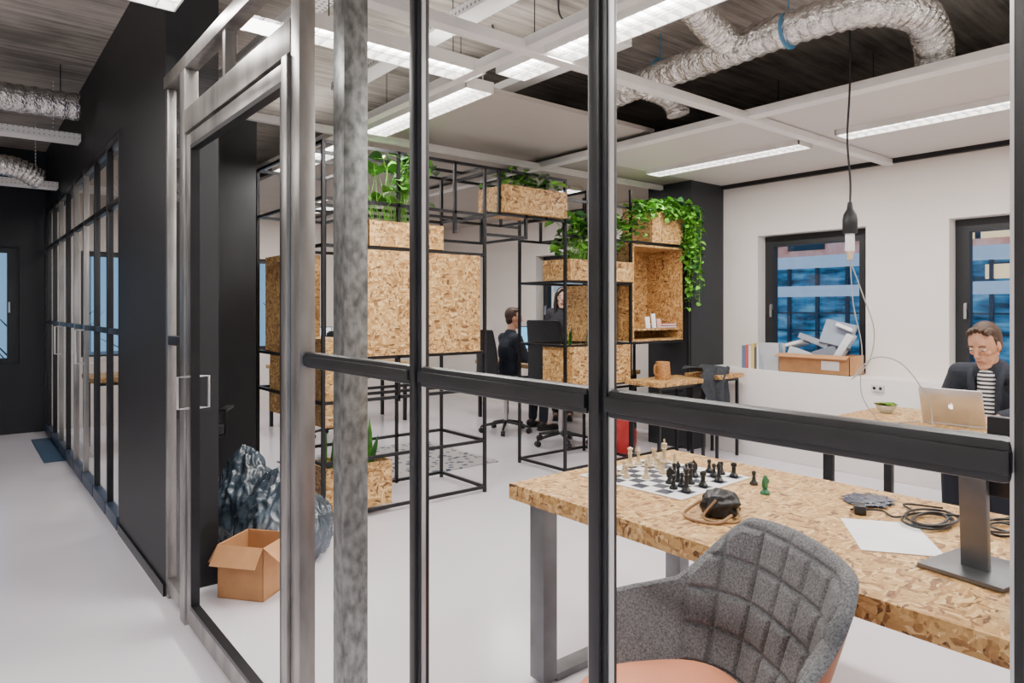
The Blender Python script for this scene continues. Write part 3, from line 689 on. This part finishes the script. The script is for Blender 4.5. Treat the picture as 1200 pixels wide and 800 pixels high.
def monitor(label,loc,rz,w=.52,h=.31,zb=.16,scr=None,metal=ALU,off=0):
    e=thing('monitor',label,'monitor',loc,rz)
    B().b2(-.11,.11,-.10,.10,0,.012,.004).obj('base',metal,e)
    B().box((-.03,0,zb*.5+.08),(.018,.065,zb+.16),.004,(0,-.05,0)).obj('stand',metal,e)
    B().b2(-.012,.018,-w/2+off,w/2+off,zb,zb+h,.005).obj('screen_housing',PLASTB,e)
    B().b2(.0181,.0190,-w/2+.012+off,w/2-.012+off,zb+.015,zb+h-.012).obj('display',scr or PLASTB,e)
    return e
SCR=emis('screen_blue',(.15,.45,.75),1.2); SCR2=emis('screen_pale',(.6,.72,.8),1.2)
monitor('monitor on a brushed metal stand at the table end',(2.03,.60,.751),R(-8),.52,.20,.20,metal=LEGM,off=-.28)
e=thing('water_bottle','blue plastic water bottle standing on the table','bottle',(1.80,.42,.751))
B().lathe([(0,0),(.036,0),(.04,.01),(.04,.06),(.037,.07),(.04,.08),(.04,.15),(.03,.18),(.014,.2),(.014,.215),(0,.215)],seg=24).obj('body',M('blue_plastic',(.03,.18,.45),.15),e)
B().cyl((0,0,.215),(0,0,.235),.016).obj('cap',PAPER,e)

# ------------------------------------------------------------ quilted armchair
FAB=M('grey_wool',(.165,.168,.173),.95,0,(200,.5),(260,.6,.003)); LEA=M('tan_leather',(.36,.10,.026),.42,0,(7,.25),(70,.15,.002)); LEA2=M('salmon_leather',(.68,.25,.13),.5,0,(5,.12),(70,.1,.002))
ac=thing('armchair','grey quilted wool shell chair with tan leather outside','chair',(1.30,.99,0),math.atan2(.50,-.86))
def ztop(t):
    if t<.36: return .865-.012*(t/.36)**2
    if t<.66: q=(t-.36)/.30; return .853+(.675-.853)*(q*q*(3-2*q)*.35+q*.65)
    return .675-.03*(t-.66)/.34
def sh(u,v,off=0):
    t=abs(u); phi=math.pi+u*1.92
    vv=v**.75; rxx=.19+.10*vv; ryy=.20+.10*vv
    c,s=math.cos(phi),math.sin(phi)
    k=(abs(c)**3.2+abs(s)**3.2)**(-1/3.2)*.93
    lean=-.055*v*max(0,-c)**.5 if c<0 else 0
    return Vector(((rxx+off)*c*k+lean,(ryy+off)*s*k,.41+(ztop(t)-.41)*v-off*.15))
def shq(u,v):
    t=abs(u); phi=math.pi+u*1.92; c,s=math.cos(phi),math.sin(phi)
    p=sh(u,v,0); cu=u*5.6+.5; cv=(p.z-.40)/.088
    ed=min(abs(cu-round(cu)),abs(cv-round(cv))); pf=min(1,ed/.17); pf=(pf*(2-pf))
    msk=max(0,min(1,(.62-t)/.03)); edge=min(1,(1-v)/.05)
    d=.015*pf*msk*edge
    return Vector((p.x-c*d,p.y-s*d,p.z))
b=B(); b.grid(lambda a,c:shq(a*2-1,c),320,120); b.obj('backrest',FAB,ac,ang=80)
b=B(); b.grid(lambda a,c:sh(a*2-1,c,.028),90,24,flip=True)
b.obj('outer_shell',LEA,ac,ang=60)
b=B()
def rim(a,c):
    p0=sh(a*2-1,1,0); p1=sh(a*2-1,1,.028); q=p0.lerp(p1,c); q.z+=.008*math.sin(c*math.pi); return q
b.grid(rim,120,6)
for u in (-1,1):
    b.grid(lambda a,c:sh(u,a,0).lerp(sh(u,a,.028),c)+Vector((.006*math.sin(c*math.pi),0,0)),20,5)
b.obj('piping',FAB,ac,ang=70)
b=B()
def seat(a,c):
    an=a*2*math.pi; r=c; x=.235*math.cos(an); y=.205*math.sin(an); k=(abs(math.cos(an))**3+abs(math.sin(an))**3)**(-1/3)
    return Vector((x*k*r*.98+.02,y*k*r,.505+.035*(1-r**4)-.05*r**10))
b.grid(seat,48,14); b.sph((.02,0,.455),1,(.225,.20,.045),24)
b.obj('seat',LEA2,ac,ang=80)
for sx,sy in ((1,1),(1,-1),(-1,1),(-1,-1)):
    B().cyl((sx*.12,sy*.12,.42),(sx*.22,sy*.22,0),.014,.010).obj('leg',BLK,ac)

# ------------------------------------------------------------ office chairs
def office_chair(label,loc,rz,tall=.62):
    e=thing('office_chair',label,'office chair',loc,rz)
    for i in range(5):
        a=i*2*math.pi/5+.3; c,s=math.cos(a),math.sin(a)
        B().tube([(c*.03,s*.03,.12),(c*.16,s*.16,.10),(c*.29,s*.29,.075)],[.022,.018,.013],8).obj('base_leg',PLASTB,e)
        b=B(); b.cyl((c*.29-s*.022,s*.29+c*.022,.03),(c*.29+s*.022,s*.29-c*.022,.03),.03,seg=14); b.cyl((c*.29,s*.29,.04),(c*.29,s*.29,.08),.008,seg=8); b.obj('caster',PLASTB,e)
    B().cyl((0,0,.10),(0,0,.42),.025).obj('gas_stem',ALU,e)
    b=B(); b.box((.02,0,.465),(.48,.48,.07),.03); b.obj('seat',FABB,e)
    b=B(); b.grid(lambda u,v:Vector((-.24-.05*v-.04*(1-(2*u-1)**2)+.03*math.sin(v*3),(u-.5)*.44*(1-.12*v*v),.55+tall*v)),12,14); b.grid(lambda u,v:Vector((-.27-.05*v-.05*(1-(2*u-1)**2)+.03*math.sin(v*3),(u-.5)*.46*(1-.12*v*v),.545+(tall+.01)*v)),12,14,flip=True)
    b.tube([Vector((-.255-.05*v+.03*math.sin(v*3),(-.5)*.45*(1-.12*v*v),.55+tall*v)) for v in [k/10 for k in range(11)]],.018,8)
    b.tube([Vector((-.255-.05*v+.03*math.sin(v*3),(.5)*.45*(1-.12*v*v),.55+tall*v)) for v in [k/10 for k in range(11)]],.018,8)
    b.tube([Vector((-.30-.03*(1-(2*u-1)**2),(u-.5)*.40,.55+tall)) for u in [k/10 for k in range(11)]],.018,8)
    b.obj('backrest',FABB,e)
    B().tube([(-.1,0,.42),(-.3,0,.45),(-.33,0,.7)],.018,8).obj('back_support',PLASTB,e)
    for sy in (-1,1):
        b=B(); b.tube([(0,sy*.2,.44),(0,sy*.29,.46),(0,sy*.29,.64)],.014,8); b.box((.02,sy*.29,.655),(.24,.06,.025),.01); b.obj('armrest',PLASTB,e)
    return e
office_chair('black high-backed office chair with a man seated',(4.93,6.18,0),R(-8))
office_chair('empty black high-backed office chair at the desk',(4.93,5.25,0),R(10),.74)
office_chair('black office chair under a man with a laptop',(5.20,1.42,0),R(180),.40)
office_chair('black office chair by the rear desk',(3.3,7.1,0),R(80))
office_chair('black office chair behind the corridor column',(1.35,5.6,0),R(60))

# ------------------------------------------------------------ people
def remesh(b,name,mat,vox,smooth=5):
    me=b.mesh(name+'_src',mat,False); o=bpy.data.objects.new('tmp',me); COL.objects.link(o)
    m=o.modifiers.new('r','REMESH'); m.mode='VOXEL'; m.voxel_size=vox; m.use_smooth_shade=True
    s=o.modifiers.new('s','SMOOTH'); s.iterations=smooth; s.factor=.5
    bpy.context.view_layer.update(); dg=bpy.context.evaluated_depsgraph_get()
    nm=bpy.data.meshes.new_from_object(o.evaluated_get(dg)); nm.name=name
    bpy.data.objects.remove(o); bpy.data.meshes.remove(me)
    nm.materials.clear(); nm.materials.append(mat)
    nm.polygons.foreach_set('use_smooth',[True]*len(nm.polygons))
    return nm
EW=M('eye_white',(.5,.47,.44),.3); ED=M('iris',(.03,.02,.015),.2); LP=M('lips',(.34,.11,.08),.5)
def person(label,loc,rz,J,skin,haircol,topcol,pants,vox=.007,long_hair=False,shirt=None,headrot=(0,0,0),hs=.95):
    e=thing('person',label,'person',loc,rz)
    SK=M('skin_'+str(len(bpy.data.materials)),skin,.5,0,(8,.08)); HR=M('hair_'+str(len(bpy.data.materials)),haircol,.6,0,(90,.35)); TP=M('top_'+str(len(bpy.data.materials)),topcol,.85,0,(60,.15),(18,.5,.012)); PN=M('pants_'+str(len(bpy.data.materials)),pants,.85)
    V=lambda k:Vector(J[k])
    hm=Matrix.Translation(V('head'))@Euler(headrot).to_matrix().to_4x4()@Matrix.Scale(hs,4)
    H=lambda x,y,z:hm@Vector((x,y,z))
    def S(*a): return tuple(q*hs for q in a)
    def torso(b,g=0):
        pe,ch,nk=V('pelvis'),V('chest'),V('neck')
        mid=(pe+ch)/2
        b.sph(pe,1,(.12+g,.165+g,.12+g)); b.sph(mid,1,(.105+g,.145+g,.16+g)); b.sph(ch,1,(.118+g,.165+g,.17+g)); 
        b.cap((ch*.6+nk*.4),nk-Vector((0,0,.01)),.10+g,.065+g)
        for sd in ('L','R'):
            b.cap(nk-Vector((0,0,.045)),V('sh'+sd),.055+g,.055+g)
            b.cap(ch,V('sh'+sd),.09+g,.055+g)
    def arm(b,sd,g=0,frac=1):
        b.cap(V('sh'+sd),V('el'+sd),.052+g,.040+g); w=V('el'+sd).lerp(V('wr'+sd),frac); b.cap(V('el'+sd),w,.040+g,.027+g+.006*(1-frac)) 
    def leg(b,sd,g=0,fr=1):
        b.cap(V('hip'+sd),V('kn'+sd),.085+g,.056+g); b.cap(V('kn'+sd),V('kn'+sd).lerp(V('an'+sd),fr),.055+g,.040+g)
    b=B(); torso(b)
    b.cap(V('neck')-Vector((0,0,.03)),H(-.015,0,-.06),.054,.050)
    b.sph(H(-.004,0,.025),1,S(.094,.073,.103),24,rot=headrot); b.sph(H(.024,0,-.045),1,S(.058,.047,.074),20,rot=headrot)
    b.cap(H(.058,-.010,-.110),H(.058,.010,-.110),.016*hs)
    for sy in (-1,1): b.cap(H(-.005,sy*.056,-.045),H(.045,sy*.024,-.108),.014*hs,.013*hs)
    b.cap(H(.086,0,.022),H(.108,0,-.022),.008,.012); b.sph(H(.098,.011,-.027),.008); b.sph(H(.098,-.011,-.027),.008)
    b.cap(H(.074,-.03,.036),H(.074,.03,.036),.013); b.sph(H(.078,0,-.058),1,S(.014,.024,.012),rot=headrot)
    for sy in (-1,1):
        b.sph(H(-.006,sy*.075,-.002),1,S(.018,.008,.030),rot=headrot); b.sph(H(.058,sy*.040,-.016),.017)
    for sd in ('L','R'):
        arm(b,sd); leg(b,sd)
        sg=1 if sd=='L' else -1
        w=V('wr'+sd); el=V('el'+sd); d=(w-el).normalized(); side=Vector((0,0,1)).cross(d)
        if side.length<.1: side=Vector((0,1,0))
        side.normalize(); dn=d.cross(side); dn=dn if dn.z<0 else -dn
        hd=(d+Vector(J.get('hd'+sd,(0,0,0)))).normalized()
        for q in (-.028,-.010,.008,.026): b.cap(w,w+hd*.075+side*q,.018,.012)
        for i,(q,ln) in enumerate(((-.031,.058),(-.011,.070),(.010,.075),(.030,.066))):
            if sg>0: q=-q
            k=w+hd*.08+side*q; k2=k+(hd*.85+dn*.35).normalized()*ln*.5; k3=k2+(hd*.5+dn*.75).normalized()*ln*.5
            b.cap(k,k2,.0095,.0088,10); b.cap(k2,k3,.0088,.0078,10)
        th=-sg; ts=w+hd*.02+side*th*.022; t2=ts+(hd*.7+side*th*.8).normalized()*.038; t3=t2+(hd*.95+side*th*.2+dn*.3).normalized()*.03
        b.cap(ts,t2,.013,.011,10); b.cap(t2,t3,.011,.009,10)
        a=V('an'+sd); b.cap(a,a+Vector((-.03,0,-.05)),.038,.034); b.cap(a+Vector((-.02,0,-.055)),a+Vector((.15,0,-.065)),.036,.030)
    o=bpy.data.objects.new('body',remesh(b,'body',SK,vox,3)); COL.objects.link(o); o.parent=e
    b=B(); torso(b,.013)
    for sd in ('L','R'): arm(b,sd,.013,.93)
    if shirt:
        # lapels and collar
        ch,nk=V('chest'),V('neck')
        b.tube(bez([nk+Vector((-.05,-.05,.02)),nk+Vector((-.06,0,.03)),nk+Vector((-.05,.05,.02))],6),.02,8)
        for sy in (-1,1): b.tube(bez([nk+Vector((-.045,sy*.055,.02)),nk+Vector((.03,sy*.075,-.02)),nk+Vector((.075,sy*.075,-.10)),ch+Vector((.125,sy*.055,-.10))],6),.021,8)
    o=bpy.data.objects.new('jacket',remesh(b,'jacket',TP,vox,4)); COL.objects.link(o); o.parent=e
    b=B(); pe=V('pelvis'); b.sph(pe-Vector((0,0,.02)),1,(.14,.185,.125))
    for sd in ('L','R'): leg(b,sd,.014,.95)
    o=bpy.data.objects.new('trousers',remesh(b,'trousers',PN,vox*1.3,5)); COL.objects.link(o); o.parent=e
    for sd in ('L','R'):
        a=V('an'+sd); b=B(); b.cap(a+Vector((-.04,0,-.05)),a+Vector((-.01,0,-.04)),.044,.046); b.cap(a+Vector((-.03,0,-.062)),a+Vector((.17,0,-.07)),.040,.034)
        b.b2(a.x-.075,a.x+.20,a.y-.04,a.y+.04,a.z-.106,a.z-.09)
        o=bpy.data.objects.new('shoe',remesh(b,'shoe',PLASTB,.008,3)); COL.objects.link(o); o.parent=e
    b=B(); b.sph(H(-.030,0,.046),1,S(.090,.079,.094),28,rot=headrot); b.sph(H(-.05,0,-.005),1,S(.055,.072,.080),20,rot=headrot)
    if not long_hair:
        for k in range(16):
            y=-.058+k*.0077; w_=.012*math.sin(k*1.9)
            b.cap(H(.00,y,.118-abs(y)*.35),H(.060+w_*.5,y*.95+.006,.126+w_-abs(y)*.5),.014,.008,8)
        for sy in (-1,1): b.cap(H(.01,sy*.070,.05),H(.012,sy*.071,.012),.010,.005,8)
    else:
        for k in range(22):
            a=R(62)+k*R(236)/21; x=.085*math.cos(a)-.01; y=.083*math.sin(a)
            b.cap(H(x*.9,y*.9,.05),H(x*1.1-.01,y*1.12,-.08),.022,.022,8); b.cap(H(x*1.1-.01,y*1.12,-.08),H(x*1.15-.0,y*1.2,-.24+.02*math.sin(k*3)),.022,.012,8)
        b.cap(H(.07,.0,.1),H(.06,.065,.04),.02); b.cap(H(.07,0,.1),H(.06,-.065,.04),.02)
    o=bpy.data.objects.new('hair',remesh(b,'hair',HR,.0045,1)); COL.objects.link(o); o.parent=e
    for sy in (-1,1):
        b=B(); b.sph(H(.075,sy*.031,.010),1,S(.012,.015,.006),12,0,rot=headrot); b.sph(H(.083,sy*.031,.008),.0052,mi=1,seg=10); b.obj('eye',[EW,ED],e)
        b=B(); b.tube([H(.086,sy*.014,.031),H(.087,sy*.03,.036),H(.078,sy*.048,.031)],.004,6); b.obj('eyebrow',HR,e)
    b=B(); b.tube([H(.080,-.022,-.063),H(.0905,-.01,-.059),H(.0915,0,-.061),H(.0905,.01,-.059),H(.080,.022,-.063)],[.002,.0042,.0045,.0042,.002],8); b.obj('mouth',LP,e)
    if shirt:
        m,nt,bs=newmat('striped_shirt'); tc=nt.nodes.new('ShaderNodeTexCoord'); wv=nt.nodes.new('ShaderNodeTexWave'); wv.bands_direction='Z'; wv.inputs['Scale'].default_value=13; wv.inputs['Distortion'].default_value=.4
        rr=nt.nodes.new('ShaderNodeValToRGB'); rr.color_ramp.interpolation='CONSTANT'; rr.color_ramp.elements[0].color=(.02,.02,.03,1); rr.color_ramp.elements[1].color=(.8,.78,.75,1); rr.color_ramp.elements[1].position=.5
        nt.links.new(tc.outputs['Object'],wv.inputs[0]); nt.links.new(wv.outputs['Fac'],rr.inputs[0]); nt.links.new(rr.outputs[0],bs.inputs['Base Color'])
        ch,nk=V('chest'),V('neck'); b=B(); b.cap(ch+Vector((.075,0,-.14)),nk+Vector((.045,0,-.055)),.075,.05); b.sph(ch+Vector((.07,0,-.02)),1,(.08,.085,.14))
        o=bpy.data.objects.new('shirt',remesh(b,'shirt',m,.007,3)); COL.objects.link(o); o.parent=e
    return e
def seated(lean=.1,hx=.20,hz=1.21,el=(.12,.24,.82),wr=(.40,.13,.795),kn=(.42,.12,.53),an=(.40,.13,.107),chz=.90,nz=1.075):
    J={'pelvis':(0,0,.585),'chest':(lean*.7,0,chz),'neck':(lean*1.15,0,nz),'head':(hx,0,hz)}
    for sd,sg in (('L',1),('R',-1)):
        J['sh'+sd]=(lean,sg*.175,nz-.055); J['el'+sd]=(el[0],sg*el[1],el[2]); J['wr'+sd]=(wr[0],sg*wr[1],wr[2]); J['hip'+sd]=(.03,sg*.095,.57)
        J['kn'+sd]=(kn[0],sg*kn[1],kn[2]); J['an'+sd]=(an[0],sg*an[1],an[2])
    return J
person('man in dark blazer and striped shirt looking at his laptop',(5.05,1.36,0),R(176),seated(.19,.30,1.20,(.20,.25,.84),(.43,.13,.80)),(.58,.30,.19),(.055,.026,.012),(.022,.027,.04),(.02,.025,.04),.0055,shirt=True,headrot=(0,R(22),R(-6)),hs=1.02)
person('man in navy sweater seated at a desk looking at a screen',(4.96,6.18,0),R(-12),seated(.03,.08,1.31,(.10,.25,.86),(.36,.16,.80),chz=.93,nz=1.13),(.58,.30,.20),(.045,.02,.01),(.008,.012,.025),(.02,.025,.04),.0075,headrot=(0,R(4),R(-20)))
Js={'pelvis':(0,0,.95),'chest':(.01,0,1.24),'neck':(.0,0,1.42),'head':(.03,0,1.56)}
for sd,sg in (('L',1),('R',-1)):
    Js['sh'+sd]=(0,sg*.155,1.365); Js['el'+sd]=(-.03,sg*.20,1.10); Js['wr'+sd]=(.10,sg*.17,.93); Js['hip'+sd]=(0,sg*.085,.92); Js['kn'+sd]=(.02,sg*.09,.50); Js['an'+sd]=(-.02,sg*.09,.107)
person('woman with long dark hair in dark top by the window',(6.06,6.42,0),R(225),Js,(.70,.42,.32),(.015,.009,.007),(.03,.03,.04),(.02,.02,.03),.0075,long_hair=True,hs=1.08)

# laptops
def laptop(label,loc,rz,ang=105,scr=SCR2,logo=True):
    e=thing('laptop',label,'laptop',loc,rz)
    b=B(); b.b2(-.115,.115,-.16,.16,0,.012,.003); b.obj('keyboard_base',ALU,e)
    B().b2(-.09,.02,-.13,.13,.012,.0135).obj('keyboard',PLASTB,e)
    l=B().b2(-.004,.003,-.16,.16,0,.215,.002).obj('lid',ALU,e,loc=(.113,0,.012),rot=(0,R(ang-90),0))
    B().b2(-.0052,-.0042,-.15,.15,.012,.205).obj('display',scr,l)
    if logo:
        b=B(); pts=[]
        for k in range(28):
            a=2*math.pi*k/28; r=.0145*(1-.10*math.cos(a*2)*.6)
            y=r*math.cos(a); z=r*1.05*math.sin(a)
            if math.sin(a)>.9: z-=.0025
            if math.cos(a)>.8: y-=.005*(math.cos(a)-.8)/.2
            pts.append((.0035,y,.108+z))
        b.poly(pts); b.sph((.0035,.003,.127),1,(.0005,.0025,.005),8,rot=(-.5,0,0))
        b.obj('emblem',emis('glow_emblem',(1,1,1),1.5),l)
    return e
laptop('silver laptop seen from behind on the desk',(4.54,1.44,.751),R(180),108)
laptop('open laptop with blue screen on the desk',(5.5,6.15,.751),R(0),108,SCR,False)
monitor('monitor with a blue screen on the window desk',(5.66,6.55,.751),R(180),.5,.3,.15,scr=SCR)
monitor('monitor on the window desk seen from behind',(5.66,5.7,.751),R(180),.5,.3,.12)
monitor('monitor on the rear desk',(3.4,8.1,.751),R(-90),.5,.3,.15,scr=SCR2)
monitor('second monitor on the rear desk',(4.1,8.1,.751),R(-90),.5,.3,.15,scr=SCR)
b=B(); b.b2(0,.003,-.32,.32,0,.62,mi=0); b.b2(-.001,0,-.28,.28,.30,.56,mi=1); b.b2(-.002,0,-.2,.0,.08,.2,mi=2)
b.obj('poster',[PAPER,M('poster_blue',(.35,.55,.75),.5),M('poster_red',(.6,.15,.12),.5)],loc=(RX+.10,6.68,1.35),label='pale poster with blue panel fixed in the window',cat='poster')

# ------------------------------------------------------------ window ledge
random.seed(11)
cols=[(.75,.72,.66),(.15,.2,.35),(.6,.12,.1),(.8,.8,.78),(.7,.55,.2),(.1,.1,.12),(.78,.76,.72),(.35,.42,.5)]
y=3.86
for i,c in enumerate(cols):
    th=random.uniform(.022,.04); hh=random.uniform(.19,.26)
    e=thing('book','upright book with coloured spine on the ledge','book',(6.14,y-th/2,.836),0,group='books on the window ledge')
    m=M('book_cover_%d'%i,c,.5)
    b=B(); b.b2(-.08,.08,-th/2,-th/2+.003,0,hh); b.b2(-.08,.08,th/2-.003,th/2,0,hh); b.b2(-.083,-.08,-th/2,th/2,0,hh); b.obj('cover',m,e)
    B().b2(-.079,.076,-th/2+.003,th/2-.003,.004,hh-.005).obj('pages',PAPER,e)
    y-=th+.002
for i in range(3):
    B().box((0,0,.13),(.006,.20,.26),.001,(0,-.16+.03*i,0)).obj('magazine',M('mag%d'%i,((.55,.58,.62),(.2,.35,.5),(.6,.55,.5))[i],.4),loc=(6.06+.02*i,3.53-.02*i,.836),label='pale magazine leaning on the ledge',cat='magazine',group='magazines on the ledge')
def carton(name,label,loc,rz,sx,sy,sz,flaps=True,mat=CARD,fa=(110,100,120,95),t=.005):
    e=thing(name,label,'cardboard box',loc,rz)
    b=B(); b.b2(-sx/2,sx/2,-sy/2,-sy/2+t,0,sz); b.b2(-sx/2,sx/2,sy/2-t,sy/2,0,sz); b.b2(-sx/2,-sx/2+t,-sy/2,sy/2,0,sz); b.b2(sx/2-t,sx/2,-sy/2,sy/2,0,sz); b.b2(-sx/2,sx/2,-sy/2,sy/2,0,t); b.obj('body',mat,e,smooth=False)
    if flaps:
        fl=min(sx,sy)*.42
        for k,(ax,sg,hw,off) in enumerate((('x',1,sy,sx/2),('x',-1,sy,sx/2),('y',1,sx,sy/2),('y',-1,sx,sy/2))):
            b=B(); a=R(fa[k])
            if ax=='x': b.box((sg*(off+math.sin(a)*fl/2),0,sz+math.cos(a)*fl/2),(t,hw-.004,fl),0,(0,sg*a,0))
            else: b.box((0,sg*(off+math.sin(a)*fl/2),sz+math.cos(a)*fl/2),(hw-.004,t,fl),0,(-sg*a,0,0))
            b.obj('flap',mat,e,smooth=False)
    return e
cb=carton('cardboard_box','brown cardboard tray box full of papers on the ledge',(6.15,3.08,.836),0,.28,.66,.17,False)
B().b2(-.1425,-.141,-.24,-.08,.04,.12).obj('shipping_label',PAPER,cb)
B().box((-.175,0,.158),(.08,.66,.005),0,(0,-.35,0)).obj('flap',CARD,cb)
for i,(yy,zz,s,rt,c) in enumerate(((3.25,.93,(.18,.24,.14),(.3,.2,.1),(.50,.54,.60)),(3.02,.97,(.2,.2,.12),(-.35,.1,.3),(.16,.19,.24)),(2.88,1.02,(.16,.06,.32),(.5,0,.2),(.70,.72,.76)),(3.12,1.09,(.18,.28,.05),(.35,.15,.1),(.30,.33,.38)),(2.92,1.16,(.05,.26,.24),(.25,.5,.4),(.22,.26,.33)),(3.3,1.06,(.15,.18,.03),(-.3,.2,0),(.8,.8,.8)),(2.86,1.22,(.12,.14,.03),(.4,.2,.3),(.8,.8,.8)))):
    B().box((0,0,0),s,.004,rt).obj('packaging_box',M('pack%d'%i,c,.5),loc=(6.16,yy,zz+.03),label='loose grey and white packaging in the cardboard tray',cat='packaging',group='packaging in the cardboard tray')
e=thing('wall_socket','double white wall socket on the lower wall','wall socket',(5.975,2.5,.73))
B().b2(-.012,.004,-.05,.05,0,.055,.004).obj('cover_plate',M('outlet',(.62,.6,.58),.4),e)
for q in (-.025,.025): B().cyl((-.013,q,.0275),(-.0125,q,.0275),.013,seg=20).obj('socket',PLASTB,e)
e=thing('snack_bowl','small glass bowl of green leaves on the desk','bowl',(4.66,1.90,.751))
B().lathe([(0,0),(.03,0),(.055,.03),(.06,.05),(.056,.05),(.05,.03),(.0,.008)],seg=24).obj('bowl_shell',M('bowl_clear',(.6,.6,.5),.2),e)
b=B()
for i in range(70):
    a=random.uniform(0,6.28); leaf_(b,(random.uniform(-.045,.045),random.uniform(-.045,.045),.045),(math.cos(a),math.sin(a),.8),.045,.014,random.choice((0,0,1)))
b.obj('greens',[GREEN2,M('tanleaf',(.5,.3,.1),.6)],e)
e=thing('wicker_basket','small woven wicker jug basket on the side table','basket',(5.0,3.97,.78))
b=B(); pr=[(0,0),(.07,0)]+[(.072-.012*k/12+.003*(k%2),.01+.15*k/12) for k in range(13)]+[(.052,.15),(.05,.02),(0,.02)]; b.lathe(pr,seg=28); b.obj('body',M('wicker',(.42,.20,.065),.7,0,(60,.4)),e)
B().tube(bez([(-.06,0,.13),(-.11,0,.13),(-.115,0,.06),(-.07,0,.04)],6),.008,8).obj('handle',M('wicker2',(.38,.18,.06),.7),e)
b=B()
def jk(u,v):
    x=(u-.5)*.36+.02*math.sin(v*9)
    if v<.25: y=.16-(v/.25)*.26; z=.06+.03*math.sin(u*9+v*7)
    else: y=-.12+.03*math.sin(u*14+v*3); z=.07-.5*(v-.25)+.03*math.sin(u*9)
    return Vector((x*(1+.2*math.sin(v*5)),y,z))
b.grid(jk,40,30); b.obj('jacket',M('grey_coat',(.035,.04,.048),.9,0,(40,.3)),loc=(5.52,3.86,.79),label='dark grey jacket thrown over the table edge',cat='jacket')
lump('backpack','red and dark backpack on the floor','backpack',(5.1,4.56,0),.17,(.9,.8,1.2),M('red_bag',(.45,.02,.02),.6),.15,2)

# pendant socket
e=thing('pendant_socket','black hanging power socket on a cable from the ceiling','hanging socket',(3.96,1.81,0))
B().tube(bez([(0,0,3.24),(0,0,2.72),(-.01,.01,2.4),(.005,0,2.15),(0,0,2.0)],8),.006,8).obj('cable',PLASTB,e)
B().lathe([(0,2.03),(.012,2.03),(.018,1.99),(.035,1.96),(.04,1.93),(.04,1.86),(.034,1.85),(0,1.85)][::-1],seg=24).obj('socket_body',PLASTB,e)
b=B(); b.b2(-.02,.02,-.02,.02,1.75,1.86,.006); b.obj('plug',PAPER,e)
B().cyl((0,0,1.70),(0,0,1.75),.014,.02).obj('plug_tail',M('amber_plug',(.6,.45,.3),.4),e)
CABW=M('grey_white_cable',(.36,.35,.34),.5)
B().tube(bez([(0,0,1.70),(.05,-.05,1.5),(.10,-.09,1.3),(.08,-.07,1.12),(.0,-.01,1.02),(.12,-.08,1.14),(.26,-.18,1.10),(.38,-.27,.90),(.36,-.3,.765),(.30,-.32,.757)],12),.0035,8).obj('charger_cable',CABW,e)
B().tube(bez([(0,0,1.72),(.02,-.01,1.45),(.06,-.04,1.2),(.05,-.04,.95),(.14,-.08,.80),(.25,-.1,.757),(.45,-.2,.757)],12),.003,8).obj('charger_cable',CABW,e)

# bag + carton on floor
carton('cardboard_box','open brown cardboard box on the floor by the door',(1.17,3.50,0),R(38),.25,.25,.26,True,fa=(115,140,150,125))
BAGM=M('blue_grey_film',(.045,.066,.088),.16,0,(6,.6),(26,.7,.015),coat=.6)
lump('plastic_bag','crumpled blue-grey plastic rubbish bag on the floor','plastic bag',(1.45,3.88,0),.25,(1.05,1.05,.95),BAGM,.55,2.0,sub=6,folds=True)
lump('plastic_bag','second crumpled plastic bag behind the box','plastic bag',(1.42,4.42,0),.23,(.95,.8,1.1),BAGM,.55,2.1,sub=6,folds=True)
m,nt,bs=newmat('rug_pattern'); tc=nt.nodes.new('ShaderNodeTexCoord'); v=nt.nodes.new('ShaderNodeTexVoronoi'); v.inputs['Scale'].default_value=14; rr=nt.nodes.new('ShaderNodeValToRGB'); rr.color_ramp.interpolation='CONSTANT'; rr.color_ramp.elements[0].color=(.06,.08,.13,1); rr.color_ramp.elements[1].color=(.42,.40,.40,1); rr.color_ramp.elements[1].position=.35
nt.links.new(tc.outputs['Object'],v.inputs[0]); nt.links.new(v.outputs['Distance'],rr.inputs[0]); nt.links.new(rr.outputs[0],bs.inputs['Base Color']); bs.inputs['Roughness'].default_value=.95
B().b2(2.3,3.9,5.0,6.3,.0,.012).obj('rug',m,label='patterned grey and blue rug on the floor',cat='rug')
